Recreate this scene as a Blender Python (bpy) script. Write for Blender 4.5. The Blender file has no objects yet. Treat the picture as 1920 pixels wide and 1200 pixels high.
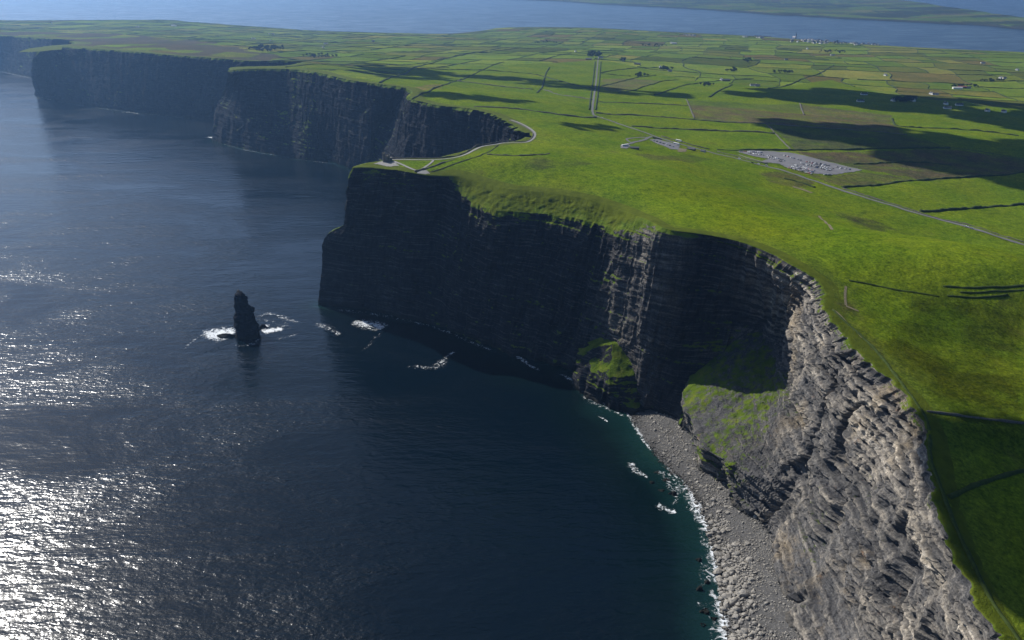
import bpy, bmesh, math, random
import numpy as np
from mathutils import Vector

random.seed(7)
RNG = np.random.default_rng(11)
SC = bpy.context.scene
COL = SC.collection

# ------------------------------------------------------------------ camera, sky, sun, exposure
CAM_H = 430.0
PITCH = math.radians(23.8)
FOCAL = 1493.0                      # focal length in pixels of a 1920 wide frame (28 mm)
cam_data = bpy.data.cameras.new("camera")
cam_data.lens = 36.0 * FOCAL / 1920.0
cam_data.sensor_width = 36.0
cam_data.clip_start = 1.0
cam_data.clip_end = 60000.0
cam = bpy.data.objects.new("camera", cam_data)
cam.location = (0, 0, CAM_H)
cam.rotation_euler = (math.radians(90) - PITCH, 0, 0)
COL.objects.link(cam)
SC.camera = cam

SUN_AZ = math.radians(46.5)         # to the left of the view direction
SUN_EL = math.radians(40.5)
SUN = np.array([-math.sin(SUN_AZ) * math.cos(SUN_EL), math.cos(SUN_AZ) * math.cos(SUN_EL), math.sin(SUN_EL)])

world = bpy.data.worlds.new("World")
SC.world = world
world.use_nodes = True
wn = world.node_tree.nodes
sky = wn.new("ShaderNodeTexSky")
sky.sky_type = 'NISHITA'
sky.sun_disc = False
sky.sun_elevation = SUN_EL
sky.sun_rotation = -SUN_AZ
sky.altitude = 100.0
sky.air_density = 0.9
sky.dust_density = 1.2
sky.ozone_density = 6.0
world.node_tree.links.new(sky.outputs[0], wn["Background"].inputs[0])
wn["Background"].inputs[1].default_value = 0.085

sun_data = bpy.data.lights.new("sun", 'SUN')
sun_data.energy = 5.0
sun_data.angle = math.radians(0.53)
sun_data.color = (1.0, 0.965, 0.91)
sun = bpy.data.objects.new("sun", sun_data)
sun.rotation_euler = Vector((-SUN[0], -SUN[1], -SUN[2])).to_track_quat('-Z', 'Y').to_euler()
sun.location = (-800, 900, 1500)
COL.objects.link(sun)

SC.view_settings.view_transform = 'Standard'
SC.view_settings.look = 'None'
SC.view_settings.exposure = 0.25
SC.view_settings.gamma = 1.0
SC.view_settings.use_curve_mapping = False
SC.cycles.max_bounces = 5
SC.cycles.diffuse_bounces = 2
SC.cycles.glossy_bounces = 2
SC.cycles.transmission_bounces = 2
SC.cycles.volume_bounces = 0
SC.cycles.transparent_max_bounces = 12
SC.cycles.sample_clamp_indirect = 4.0


# ------------------------------------------------------------------ small numeric tools
def P(px, py, z=0.0):
    """The place at height z that lies along the line of sight of a spot in the photograph."""
    a = (px - 960.0) / FOCAL
    b = (600.0 - py) / FOCAL
    dy = math.cos(PITCH) + b * math.sin(PITCH)
    dz = -math.sin(PITCH) + b * math.cos(PITCH)
    t = (z - CAM_H) / dz
    return np.array([a * t, dy * t, z])


def _hash(ix, iy, iz, seed):
    h = (ix.astype(np.int64) * 374761393 + iy.astype(np.int64) * 668265263 + iz.astype(np.int64) * 1274126177 + seed * 974634721) & 0xFFFFFFFF
    h = ((h ^ (h >> 13)) * 1274126177) & 0xFFFFFFFF
    h = (h ^ (h >> 16)) & 0xFFFFFFFF
    return h.astype(np.float64) / 4294967295.0


def vnoise(x, y, z=0.0, seed=0):
    x = np.asarray(x, float); y = np.asarray(y, float) + 0 * x; z = np.asarray(z, float) + 0 * x
    xi, yi, zi = np.floor(x), np.floor(y), np.floor(z)
    fx, fy, fz = x - xi, y - yi, z - zi
    fx, fy, fz = [t * t * t * (t * (t * 6 - 15) + 10) for t in (fx, fy, fz)]
    out = 0
    for dx in (0, 1):
        wx = fx if dx else 1 - fx
        for dy in (0, 1):
            wy = fy if dy else 1 - fy
            for dz in (0, 1):
                wz = fz if dz else 1 - fz
                out = out + wx * wy * wz * _hash(xi + dx, yi + dy, zi + dz, seed)
    return out * 2 - 1


def fbm(x, y, z=0.0, octaves=4, seed=0, gain=0.5):
    s, a, f, n = 0, 1.0, 1.0, 0
    for o in range(octaves):
        s = s + a * vnoise(np.asarray(x) * f, np.asarray(y) * f, np.asarray(z) * f, seed + 17 * o)
        n += a
        a *= gain
        f *= 2.03
    return s / n


def sstep(a, b, x):
    t = np.clip((np.asarray(x, float) - a) / (b - a), 0, 1)
    return t * t * (3 - 2 * t)


def in_poly(x, y, poly):
    poly = np.asarray(poly)[:, :2]
    inside = np.zeros(x.shape, bool)
    n = len(poly)
    for i in range(n):
        x0, y0 = poly[i]
        x1, y1 = poly[(i + 1) % n]
        if y0 == y1:
            continue
        c = ((y0 > y) != (y1 > y)) & (x < (x1 - x0) * (y - y0) / (y1 - y0) + x0)
        inside ^= c
    return inside


def dist_line(x, y, line, signed=False):
    line = np.asarray(line)[:, :2]
    best = np.full(x.shape, 1e18)
    side = np.zeros(x.shape)
    for i in range(len(line) - 1):
        ax, ay = line[i]
        bx, by = line[i + 1]
        dx, dy = bx - ax, by - ay
        L2 = dx * dx + dy * dy + 1e-9
        t = np.clip(((x - ax) * dx + (y - ay) * dy) / L2, 0, 1)
        qx, qy = x - ax - t * dx, y - ay - t * dy
        d = qx * qx + qy * qy
        m = d < best
        best = np.where(m, d, best)
        if signed:
            side = np.where(m, np.sign(dx * qy - dy * qx), side)
    best = np.sqrt(best)
    return (best * side) if signed else best


def resample(pts, step):
    pts = np.asarray(pts, float)
    seg = np.linalg.norm(np.diff(pts[:, :2], axis=0), axis=1)
    s = np.concatenate([[0], np.cumsum(seg)])
    n = max(2, int(s[-1] / step) + 1)
    t = np.linspace(0, s[-1], n)
    return np.stack([np.interp(t, s, pts[:, k]) for k in range(pts.shape[1])], 1)


def smooth_line(pts, step, rounds=2):
    pts = np.asarray(pts, float)
    for _ in range(rounds):                      # corner cutting
        if len(pts) < 3:
            break
        q = [pts[0]]
        for i in range(len(pts) - 1):
            q.append(0.75 * pts[i] + 0.25 * pts[i + 1])
            q.append(0.25 * pts[i] + 0.75 * pts[i + 1])
        q.append(pts[-1])
        pts = np.array(q)
    return resample(pts, step)


# ------------------------------------------------------------------ mesh helpers
def mesh_from(name, verts, faces, smooth=False):
    """verts (n,3); faces: (m,k) array or a list of such arrays with different k."""
    me = bpy.data.meshes.new(name)
    verts = np.asarray(verts, np.float32)
    if not isinstance(faces, list):
        faces = [faces]
    faces = [np.asarray(f, np.int32) for f in faces if len(f)]
    me.vertices.add(len(verts))
    me.vertices.foreach_set("co", verts.ravel())
    loops = np.concatenate([f.ravel() for f in faces])
    tot = np.concatenate([np.full(len(f), f.shape[1], np.int32) for f in faces])
    start = np.concatenate([[0], np.cumsum(tot)[:-1]]).astype(np.int32)
    me.loops.add(len(loops))
    me.loops.foreach_set("vertex_index", loops)
    me.polygons.add(len(tot))
    me.polygons.foreach_set("loop_start", start)
    me.polygons.foreach_set("loop_total", tot)
    if smooth:
        me.polygons.foreach_set("use_smooth", np.ones(len(tot), bool))
    me.update(calc_edges=True)
    me.validate()
    return me


def attr(me, name, data, domain='POINT', kind='FLOAT'):
    a = me.attributes.new(name, kind, domain)
    data = np.asarray(data, np.float32)
    if kind == 'FLOAT':
        a.data.foreach_set("value", data.ravel())
    else:
        if data.shape[1] == 3:
            data = np.concatenate([data, np.ones((len(data), 1), np.float32)], 1)
        a.data.foreach_set("color", data.ravel())


def link(name, me, mats=None, parent=None, **props):
    o = bpy.data.objects.new(name, me)
    COL.objects.link(o)
    if mats is not None and me is not None and not me.materials:
        for m in (mats if isinstance(mats, (list, tuple)) else [mats]):
            me.materials.append(m)
    if parent is not None:
        o.parent = parent
    for k, v in props.items():
        if v is not None:
            o[k] = v
    return o


def grid_faces(nr, nc, mask=None):
    idx = np.arange(nr * nc).reshape(nr, nc)
    f = np.stack([idx[:-1, :-1], idx[:-1, 1:], idx[1:, 1:], idx[1:, :-1]], -1)
    if mask is not None:
        return f[mask]
    return f.reshape(-1, 4)


def compact(verts, faces):
    used = np.unique(faces)
    remap = np.full(len(verts), -1, np.int64)
    remap[used] = np.arange(len(used))
    return verts[used], remap[faces], used


class MB:
    """Collects simple solids into one mesh."""
    def __init__(self):
        self.v = []
        self.f = []
        self.m = []
        self.n = 0

    def add(self, v, f, mi=0):
        self.v.append(np.asarray(v, float))
        for q in f:
            self.f.append([i + self.n for i in q])
            self.m.append(mi)
        self.n += len(v)

    def box(self, x0, x1, y0, y1, z0, z1, mi=0):
        v = [(x, y, z) for z in (z0, z1) for y in (y0, y1) for x in (x0, x1)]
        self.add(v, [(0, 2, 3, 1), (4, 5, 7, 6), (0, 1, 5, 4), (2, 6, 7, 3), (0, 4, 6, 2), (1, 3, 7, 5)], mi)

    def prism(self, pts, y0, y1, mi=0):
        """polygon in x,z swept from y0 to y1"""
        n = len(pts)
        v = [(x, y0, z) for x, z in pts] + [(x, y1, z) for x, z in pts]
        f = [tuple(range(n - 1, -1, -1)), tuple(range(n, 2 * n))]
        f += [(i, (i + 1) % n, n + (i + 1) % n, n + i) for i in range(n)]
        f = [tuple(reversed(q)) for q in f]
        self.add(v, f, mi)

    def ring(self, rings, mi=0, cap=True):
        """stack of closed rings (each a list of points)"""
        n = len(rings[0])
        v = [p for r in rings for p in r]
        f = []
        for k in range(len(rings) - 1):
            for i in range(n):
                j = (i + 1) % n
                f.append((k * n + i, k * n + j, (k + 1) * n + j, (k + 1) * n + i))
        if cap:
            f.append(tuple(range(n - 1, -1, -1)))
            b = (len(rings) - 1) * n
            f.append(tuple(range(b, b + n)))
        self.add(v, f, mi)

    def mesh(self, name, smooth=False):
        me = bpy.data.meshes.new(name)
        me.from_pydata(np.concatenate(self.v).tolist(), [], self.f)
        me.polygons.foreach_set("material_index", np.array(self.m, np.int32))
        if smooth:
            me.polygons.foreach_set("use_smooth", np.ones(len(self.f), bool))
        me.update()
        return me


# ------------------------------------------------------------------ materials
class NT:
    def __init__(self, name):
        self.m = bpy.data.materials.new(name)
        self.m.use_nodes = True
        self.t = self.m.node_tree
        self.n = self.t.nodes
        self.bsdf = self.n["Principled BSDF"]
        self.out = self.n["Material Output"]

    def new(self, kind, **kw):
        x = self.n.new(kind)
        for k, v in kw.items():
            setattr(x, k, v)
        return x

    def link(self, a, b):
        self.t.links.new(a, b)

    def attribute(self, name, fac=True):
        a = self.new("ShaderNodeAttribute", attribute_name=name)
        return a.outputs["Fac" if fac else "Color"]

    def pos(self):
        g = self.new("ShaderNodeNewGeometry")
        return g.outputs["Position"]

    def mapping(self, vec, scale=(1, 1, 1), rot=(0, 0, 0)):
        m = self.new("ShaderNodeMapping")
        m.inputs["Scale"].default_value = scale
        m.inputs["Rotation"].default_value = rot
        self.link(vec, m.inputs[0])
        return m.outputs[0]

    def noise(self, vec, scale, detail=4.0, rough=0.55, dist=0.0):
        x = self.new("ShaderNodeTexNoise")
        x.inputs["Scale"].default_value = scale
        x.inputs["Detail"].default_value = detail
        x.inputs["Roughness"].default_value = rough
        x.inputs["Distortion"].default_value = dist
        self.link(vec, x.inputs["Vector"])
        return x.outputs["Fac"]

    def ramp(self, fac, stops, interp='LINEAR'):
        r = self.new("ShaderNodeValToRGB")
        r.color_ramp.interpolation = interp
        el = r.color_ramp.elements
        while len(el) > 1:
            el.remove(el[-1])
        el[0].position = stops[0][0]
        el[0].color = tuple(stops[0][1]) + (1,) if len(stops[0][1]) == 3 else stops[0][1]
        for p, c in stops[1:]:
            e = el.new(p)
            e.color = tuple(c) + (1,) if len(c) == 3 else c
        self.link(fac, r.inputs[0])
        return r.outputs[0]

    def mix(self, fac, a, b, mode='MIX'):
        x = self.new("ShaderNodeMix", data_type='RGBA', blend_type=mode)
        for sock, v in ((x.inputs[0], fac), (x.inputs[6], a), (x.inputs[7], b)):
            if isinstance(v, (int, float)):
                sock.default_value = v
            elif isinstance(v, (tuple, list)):
                sock.default_value = tuple(v) + (1,) if len(v) == 3 else tuple(v)
            else:
                self.link(v, sock)
        return x.outputs[2]

    def math(self, op, a, b=0.0, c=None, clamp=False):
        x = self.new("ShaderNodeMath", operation=op)
        x.use_clamp = clamp
        for sock, v in zip(x.inputs, (a, b, c)):
            if v is None:
                continue
            if isinstance(v, (int, float)):
                sock.default_value = v
            else:
                self.link(v, sock)
        return x.outputs[0]

    def maprange(self, v, a, b, c=0.0, d=1.0):
        x = self.new("ShaderNodeMapRange")
        x.inputs[1].default_value = a
        x.inputs[2].default_value = b
        x.inputs[3].default_value = c
        x.inputs[4].default_value = d
        self.link(v, x.inputs[0])
        return x.outputs[0]

    def bump(self, height, strength, distance, normal=None):
        b = self.new("ShaderNodeBump")
        b.inputs["Strength"].default_value = strength
        b.inputs["Distance"].default_value = distance
        self.link(height, b.inputs["Height"])
        if normal is not None:
            self.link(normal, b.inputs["Normal"])
        return b.outputs[0]

    def set(self, **kw):
        for k, v in kw.items():
            s = self.bsdf.inputs[k.replace("_", " ")]
            if isinstance(v, (int, float)):
                s.default_value = v
            elif isinstance(v, (tuple, list)):
                s.default_value = tuple(v) + (1,) if len(v) == 3 else tuple(v)
            else:
                self.link(v, s)
        return self.m


def noisy(name, col, var=0.25, scale=1.0, rough=0.85, spec=0.2, bump=0.0, metallic=0.0):
    """plain weathered surface of one colour"""
    t = NT(name)
    g = t.new("ShaderNodeTexCoord").outputs["Object"]
    n = t.noise(g, scale, 5.0, 0.6)
    c = t.ramp(n, [(0.25, [v * (1 - var) for v in col]), (0.75, [min(1, v * (1 + var)) for v in col])])
    kw = dict(Base_Color=c, Roughness=rough, Specular_IOR_Level=spec, Metallic=metallic)
    if bump:
        kw["Normal"] = t.bump(n, 0.6, bump)
    return t.set(**kw)


GRASS_SPEC = 0.0


def make_land_material():
    t = NT("meadow")
    p = t.pos()
    tint = t.attribute("tint", False)
    n1 = t.noise(p, 0.011, 5.0, 0.6)
    n2 = t.noise(t.mapping(p, (1, 1, 0.3)), 0.13, 7.0, 0.72)
    n3 = t.noise(p, 0.42, 4.0, 0.75)
    c = t.mix(1.0, tint, t.ramp(n1, [(0.32, (0.74, 0.88, 0.85)), (0.5, (1.0, 1.02, 1.0)), (0.68, (1.24, 1.12, 1.1))]), 'MULTIPLY')
    c = t.mix(1.0, c, t.ramp(n2, [(0.32, (0.56, 0.63, 0.68)), (0.68, (1.36, 1.28, 1.3))]), 'MULTIPLY')
    c = t.mix(1.0, c, t.ramp(n3, [(0.34, (0.52, 0.56, 0.55)), (0.66, (1.44, 1.40, 1.4))]), 'MULTIPLY')
    # rushes and worn ground in ragged patches
    m = t.maprange(t.noise(p, 0.022, 7.0, 0.68), 0.60, 0.74)
    c = t.mix(t.math('MULTIPLY', m, 0.6), c, (0.062, 0.058, 0.022))
    m2 = t.maprange(t.noise(t.mapping(p, (1, 1.7, 1), (0, 0, 0.5)), 0.055, 6.0, 0.7, 0.6), 0.57, 0.70)
    c = t.mix(t.math('MULTIPLY', m2, 0.38), c, (0.050, 0.070, 0.012))
    h = t.math('ADD', t.math('MULTIPLY', n2, 1.0), t.math('MULTIPLY', n3, 0.35))
    b = t.bump(h, 0.8, 1.7)
    return t.set(Base_Color=c, Roughness=0.95, Specular_IOR_Level=GRASS_SPEC, Normal=b)


def make_rock_material(name, warm):
    """layered flagstone and shale with turf on the ledges"""
    t = NT(name)
    p = t.pos()
    q = t.attribute("strata")
    s = t.attribute("along")
    g = t.attribute("turf")
    comb = t.new("ShaderNodeCombineXYZ")
    t.link(t.math('MULTIPLY', s, 0.035), comb.inputs[0])
    t.link(t.math('MULTIPLY', q, 0.55), comb.inputs[1])
    band = t.noise(comb.outputs[0], 1.0, 6.0, 0.62, 0.25)
    comb2 = t.new("ShaderNodeCombineXYZ")
    t.link(t.math('MULTIPLY', s, 0.30), comb2.inputs[0])
    t.link(t.math('MULTIPLY', q, 0.05), comb2.inputs[1])
    streak = t.noise(comb2.outputs[0], 1.0, 5.0, 0.65, 0.3)
    patch = t.noise(p, 0.028, 6.0, 0.62, 0.4)
    grit = t.noise(p, 0.6, 6.0, 0.7)
    lit_tone = t.attribute("lit_tone")                      # sun and shade put into the rock colour: sunlit faces paler, shaded walls darker
    bed = t.attribute("bed")
    bb = t.math('ADD', bed, t.math('MULTIPLY', t.math('SUBTRACT', t.noise(p, 0.11, 6.0, 0.7), 0.5), 1.1))
    c = t.ramp(bb, [(0.10, (0.080, 0.080, 0.082)), (0.36, (0.150, 0.145, 0.138)), (0.58, (0.245, 0.226, 0.198)), (0.80, (0.40, 0.365, 0.31)), (1.0, (0.50, 0.47, 0.42))])
    c = t.mix(t.math('MULTIPLY', t.maprange(patch, 0.46, 0.60), 0.6), c, t.ramp(grit, [(0.3, (0.072, 0.074, 0.080)), (0.7, (0.150, 0.150, 0.152))]))
    c = t.mix(t.math('MULTIPLY', t.maprange(t.noise(p, 0.016, 7.0, 0.7), 0.54, 0.70), 0.7), c, (0.31, 0.25, 0.165))
    c = t.mix(t.math('MULTIPLY', t.maprange(t.noise(p, 0.05, 6.0, 0.75), 0.64, 0.74), 0.65), c, (0.30, 0.150, 0.070))
    shade_tone = t.ramp(band, [(0.3, (0.022, 0.024, 0.029)), (0.55, (0.031, 0.033, 0.037)), (0.63, (0.095, 0.092, 0.088)), (0.70, (0.040, 0.041, 0.043)), (0.8, (0.028, 0.029, 0.031))])  # near-black rock tint that deepens the walls lying in shade
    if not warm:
        shade_tone = t.mix(1.0, shade_tone, (0.62, 0.64, 0.70), 'MULTIPLY')
    c = t.mix(t.math('ADD', lit_tone, t.math('MULTIPLY', t.math('SUBTRACT', patch, 0.5), 0.5), clamp=True), shade_tone, c)
    c = t.mix(t.math('SUBTRACT', 1.0, t.math('MULTIPLY', lit_tone, 0.8), clamp=True), c, t.mix(1.0, c, t.ramp(streak, [(0.3, (0.55, 0.55, 0.58)), (0.7, (1.45, 1.42, 1.36))]), 'MULTIPLY'))
    c = t.mix(t.math('MULTIPLY', lit_tone, 0.8), c, t.mix(1.0, c, t.ramp(band, [(0.36, (0.55, 0.55, 0.57)), (0.5, (0.95, 0.93, 0.90)), (0.62, (1.55, 1.48, 1.36)), (0.72, (0.9, 0.88, 0.85))]), 'MULTIPLY'))
    c = t.mix(1.0, c, t.ramp(grit, [(0.3, (0.55, 0.55, 0.56)), (0.7, (1.38, 1.36, 1.33))]), 'MULTIPLY')
    # wet, weed-dark foot of the rock
    z = t.new("ShaderNodeSeparateXYZ")
    t.link(p, z.inputs[0])
    c = t.mix(t.maprange(z.outputs[2], 7.0, 2.0), c, (0.022, 0.023, 0.020))
    # turf
    gg = t.math('ADD', g, t.math('MULTIPLY', t.math('SUBTRACT', t.noise(p, 0.16, 6.0, 0.7), 0.5), 1.5))
    gm = t.maprange(gg, 0.42, 0.62)
    gcol = t.ramp(t.noise(p, 0.07, 6.0, 0.65), [(0.3, (0.034, 0.058, 0.010)), (0.50, (0.088, 0.130, 0.013)), (0.72, (0.150, 0.162, 0.026))])
    gcol = t.mix(t.maprange(g, 1.3, 1.7), gcol, t.ramp(t.noise(p, 0.10, 6.0, 0.65), [(0.28, (0.054, 0.072, 0.006)), (0.72, (0.104, 0.128, 0.012))]))
    c = t.mix(gm, c, gcol)
    comb3 = t.new("ShaderNodeCombineXYZ")
    t.link(t.math('MULTIPLY', s, 0.10), comb3.inputs[0])
    t.link(t.math('MULTIPLY', q, 1.1), comb3.inputs[1])
    fine = t.noise(comb3.outputs[0], 1.0, 4.0, 0.65)
    h = t.math('ADD', t.math('MULTIPLY', fine, 0.45), t.math('MULTIPLY', grit, 1.1))
    h = t.math('ADD', h, t.math('MULTIPLY', streak, t.math('SUBTRACT', 1.0, lit_tone)))
    return t.set(Base_Color=c, Roughness=0.95, Specular_IOR_Level=0.03, Normal=t.bump(h, 0.8, 1.6))


def make_sea_material():
    t = NT("sea water")
    p = t.pos()
    dep = t.attribute("depth")
    n = t.noise(p, 0.02, 4.0, 0.6)
    d = t.math('ADD', dep, t.math('MULTIPLY', t.math('SUBTRACT', n, 0.5), 22.0))
    c = t.ramp(t.maprange(d, 0.0, 90.0), [(0.0, (0.012, 0.038, 0.030)), (0.22, (0.005, 0.022, 0.020)), (0.5, (0.0012, 0.0066, 0.0078)), (1.0, (0.0004, 0.0042, 0.0082))])
    rot = math.radians(-24)
    gust = t.noise(t.mapping(p, (1.0, 2.2, 1), (0, 0, 0.3)), 0.0042, 5.0, 0.62, 0.8)
    gk = t.maprange(gust, 0.38, 0.62, 0.32, 1.3)
    w1 = t.noise(t.mapping(p, (1.0, 3.1, 1), (0, 0, rot)), 0.022, 2.0, 0.5, 0.3)
    w2 = t.noise(t.mapping(p, (1.0, 2.2, 1), (0, 0, rot + 0.25)), 0.080, 2.0, 0.5, 0.5)
    w3 = t.noise(t.mapping(p, (1.0, 1.7, 1), (0, 0, rot - 0.4)), 0.22, 2.5, 0.6, 0.3)
    b = t.bump(w1, 1.0, 0.8)
    b = t.bump(t.math('MULTIPLY', w2, gk), 1.0, 0.72, b)
    b = t.bump(t.math('MULTIPLY', w3, gk), 1.0, 0.38, b)
    r = t.maprange(gust, 0.36, 0.64, 0.14, 0.24)
    return t.set(Base_Color=c, Roughness=r, IOR=1.333, Specular_IOR_Level=0.42, Normal=b)


def make_foam_material():
    t = NT("sea foam")
    p = t.pos()
    d = t.attribute("froth")
    n = t.noise(p, 0.16, 8.0, 0.74, 1.6)
    a = t.maprange(t.math('ADD', d, t.math('MULTIPLY', t.math('SUBTRACT', n, 0.5), 3.4)), 0.46, 0.95)
    tr = t.new("ShaderNodeBsdfTransparent")
    mx = t.new("ShaderNodeMixShader")
    t.set(Base_Color=(0.72, 0.75, 0.76), Roughness=0.9, Specular_IOR_Level=0.1)
    t.link(a, mx.inputs[0])
    t.link(tr.outputs[0], mx.inputs[1])
    t.link(t.bsdf.outputs[0], mx.inputs[2])
    t.link(mx.outputs[0], t.out.inputs[0])
    return t.m


M_LAND = make_land_material()
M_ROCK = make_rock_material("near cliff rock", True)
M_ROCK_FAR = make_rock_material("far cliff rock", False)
M_SEA = make_sea_material()
M_FOAM = make_foam_material()
M_HEDGE = noisy("hedge leaves", (0.036, 0.052, 0.018), 0.5, 0.25, 0.95, 0.1, 0.4)
M_WALL = noisy("dry stone", (0.105, 0.098, 0.085), 0.45, 0.8, 0.95, 0.1, 0.3)
M_BANK = noisy("grassy bank", (0.040, 0.058, 0.014), 0.4, 0.4, 0.95, 0.1, 0.4)
M_ROAD = noisy("road tarmac", (0.135, 0.132, 0.128), 0.2, 0.15, 0.9, 0.15)
M_PATH = noisy("flagstone path", (0.215, 0.208, 0.195), 0.2, 0.4, 0.9, 0.15)
M_PARK = noisy("car park tarmac", (0.155, 0.152, 0.155), 0.18, 0.08, 0.9, 0.15)
M_TRACK = noisy("worn earth", (0.165, 0.140, 0.085), 0.3, 0.3, 0.95, 0.1)
M_LEAF = noisy("tree leaves", (0.030, 0.048, 0.018), 0.5, 0.3, 0.9, 0.1)
M_BARK = noisy("bark", (0.07, 0.055, 0.04), 0.3, 2.0, 0.95, 0.1)
M_WHITE = noisy("white render", (0.74, 0.73, 0.70), 0.08, 0.4, 0.9, 0.2)
M_CREAM = noisy("cream render", (0.62, 0.56, 0.44), 0.08, 0.4, 0.9, 0.2)
M_GREYW = noisy("grey render", (0.36, 0.35, 0.34), 0.12, 0.4, 0.9, 0.2)
M_SLATE = noisy("roof slate", (0.065, 0.068, 0.078), 0.25, 1.2, 0.7, 0.3)
M_TILE = noisy("red roof sheet", (0.20, 0.075, 0.05), 0.25, 1.2, 0.7, 0.3)
M_DARK = noisy("dark opening", (0.02, 0.021, 0.023), 0.2, 1.0, 0.3, 0.4)
M_STONE = noisy("tower stone", (0.16, 0.15, 0.13), 0.4, 0.9, 0.95, 0.1, 0.25)
M_SHINGLE = noisy("beach shingle", (0.095, 0.092, 0.088), 0.45, 0.5, 0.95, 0.1, 0.6)


# ------------------------------------------------------------------ cliff rails: lip, shoulder, middle, low, foot
# each station: lip, up, mid, low, base as (photo x, photo y, height); None = taken from the straight face
H3 = [
    ((985, 257, 196), None, None, None, ('o', 14)),
    ((968, 264, 198), None, None, None, ('o', 16)),
    ((935, 269, 200), None, None, None, ('o', 18)),
    ((884, 279, 203), None, None, None, ('o', 18)),
    ((850, 289, 204), None, None, None, ('o', 18)),
    ((815, 296, 205), None, None, None, ('o', 18)),
    ((760, 297, 206), None, None, None, ('o', 18)),
    ((715, 301, 206), None, None, None, ('o', 18)),
    ((678, 307, 205), None, None, None, ('o', 22)),
    ((662, 316, 203), (654, 342, 185), (648, 419, 125), (611, 450, 96), (597, 571, 0)),
    ((690, 315, 204), (680, 338, 188), None, None, (640, 574, 0)),
    ((735, 319, 205), (728, 336, 192), None, None, (700, 583, 0)),
    ((790, 326, 205), (785, 336, 197), None, None, (760, 598, 0)),
    ((830, 329, 202), (835, 345, 188), None, None, (803, 606, 0)),
    ((850, 332, 199), (858, 366, 180), None, None, (828, 612, 0)),
    ((900, 343, 196), (905, 386, 178), None, None, (865, 626, 0)),
    ((960, 355, 195), (965, 397, 177), None, None, (912, 646, 0)),
    ((1030, 362, 194), (1030, 402, 177), None, None, (960, 663, 0)),
    ((1090, 371, 193), (1082, 408, 177), None, None, (1003, 677, 0)),
    ((1150, 390, 189), (1138, 424, 174), None, None, (1060, 688, 0)),
    ((1205, 409, 195), (1196, 434, 184), (1167, 589, 92), (1151, 661, 45), (1137, 724, 0)),
    ((1258, 431, 199), (1252, 446, 191), (1222, 618, 92), (1206, 690, 45), (1195, 765, 0)),
    ((1330, 442, 192), (1328, 455, 184), None, None, (1240, 775, 1)),
    ((1400, 457, 190), (1396, 475, 180), (1372, 600, 102), (1345, 700, 52), (1278, 797, 3)),
    ((1450, 478, 187), (1440, 500, 174), (1425, 620, 96), (1292, 708, 50), (1284, 800, 4)),
    ((1500, 507, 183), (1478, 525, 168), (1447, 660, 84), (1289, 770, 40), (1288, 820, 4)),
    ((1548, 540, 178), (1502, 560, 156), (1462, 690, 80), (1318, 838, 34), (1312, 872, 4)),
    ((1545, 575, 174), (1520, 592, 160), (1476, 725, 82), (1380, 872, 36), (1366, 922, 5)),
    ((1572, 615, 169), (1548, 632, 155), (1492, 765, 82), (1436, 892, 38), (1412, 955, 6)),
    ((1612, 660, 164), (1585, 680, 150), (1518, 810, 82), (1478, 915, 38), (1450, 985, 6)),
    ((1660, 708, 159), (1632, 730, 145), (1560, 865, 80), (1512, 965, 36), (1464, 1040, 6)),
    ((1704, 752, 155), (1680, 775, 142), (1602, 920, 78), (1545, 1020, 36), (1484, 1105, 6)),
    ((1728, 800, 151), (1705, 825, 138), (1632, 975, 76), (1575, 1080, 36), (1512, 1170, 6)),
    ((1742, 860, 147), (1722, 885, 134), (1662, 1040, 74), (1612, 1145, 36), (1548, 1240, 6)),
    ((1752, 925, 143), (1735, 950, 131), (1695, 1105, 73), (1655, 1215, 36), (1595, 1320, 6)),
    ((1775, 1000, 139), (1760, 1025, 128), (1735, 1180, 72), (1700, 1300, 36), (1650, 1415, 6)),
    ((1810, 1085, 134), (1798, 1110, 124), (1785, 1275, 70), (1760, 1400, 35), (1715, 1530, 6)),
    ((1862, 1185, 130), (1852, 1210, 120), (1850, 1385, 68), (1830, 1520, 34), (1790, 1660, 6)),
    ((1930, 1300, 126), (1922, 1325, 117), (1925, 1510, 66), (1905, 1650, 34), (1870, 1800, 6)),
    ((2020, 1440, 122), (2015, 1470, 113), (2020, 1670, 64), (2005, 1830, 34), (1970, 1990, 6)),
]
H2 = [
    (('w', -585, 2345, 190), None, None, None, ('w', -625, 2325, 0)),
    (('w', -612, 2235, 192), None, None, None, ('w', -655, 2228, 0)),
    ((436, 126, 192), None, None, None, ('w', -745, 2215, 0)),
    ((430, 131, 193), (431, 138, 185), (420, 178, 115), (408, 205, 75), (403, 262, 0)),
    ((470, 129, 195), None, None, None, (455, 278, 0)),
    ((530, 129, 196), None, None, None, (520, 290, 0)),
    ((580, 133, 196), None, None, None, (575, 300, 0)),
    ((620, 142, 196), None, None, None, ('o', 26)),
    ((655, 150, 196), None, None, None, ('o', 30)),
    ((705, 157, 196), None, None, None, ('o', 34)),
    ((745, 162, 196), None, (720, 215, 120), (690, 280, 40), ('o', 60)),
    ((768, 169, 196), (762, 178, 186), None, None, ('o', 55)),
    ((775, 186, 196), None, None, None, ('o', 36)),
    ((820, 197, 196), None, None, None, ('o', 26)),
    ((880, 204, 196), None, None, None, ('o', 22)),
    ((915, 212, 196), (912, 217, 190), None, None, ('o', 26)),
    ((945, 225, 196), (938, 230, 188), None, None, ('o', 30)),
    ((970, 240, 196), (962, 246, 186), None, None, ('o', 30)),
    ((982, 249, 196), (975, 253, 188), None, None, ('o', 22)),
]
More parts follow.
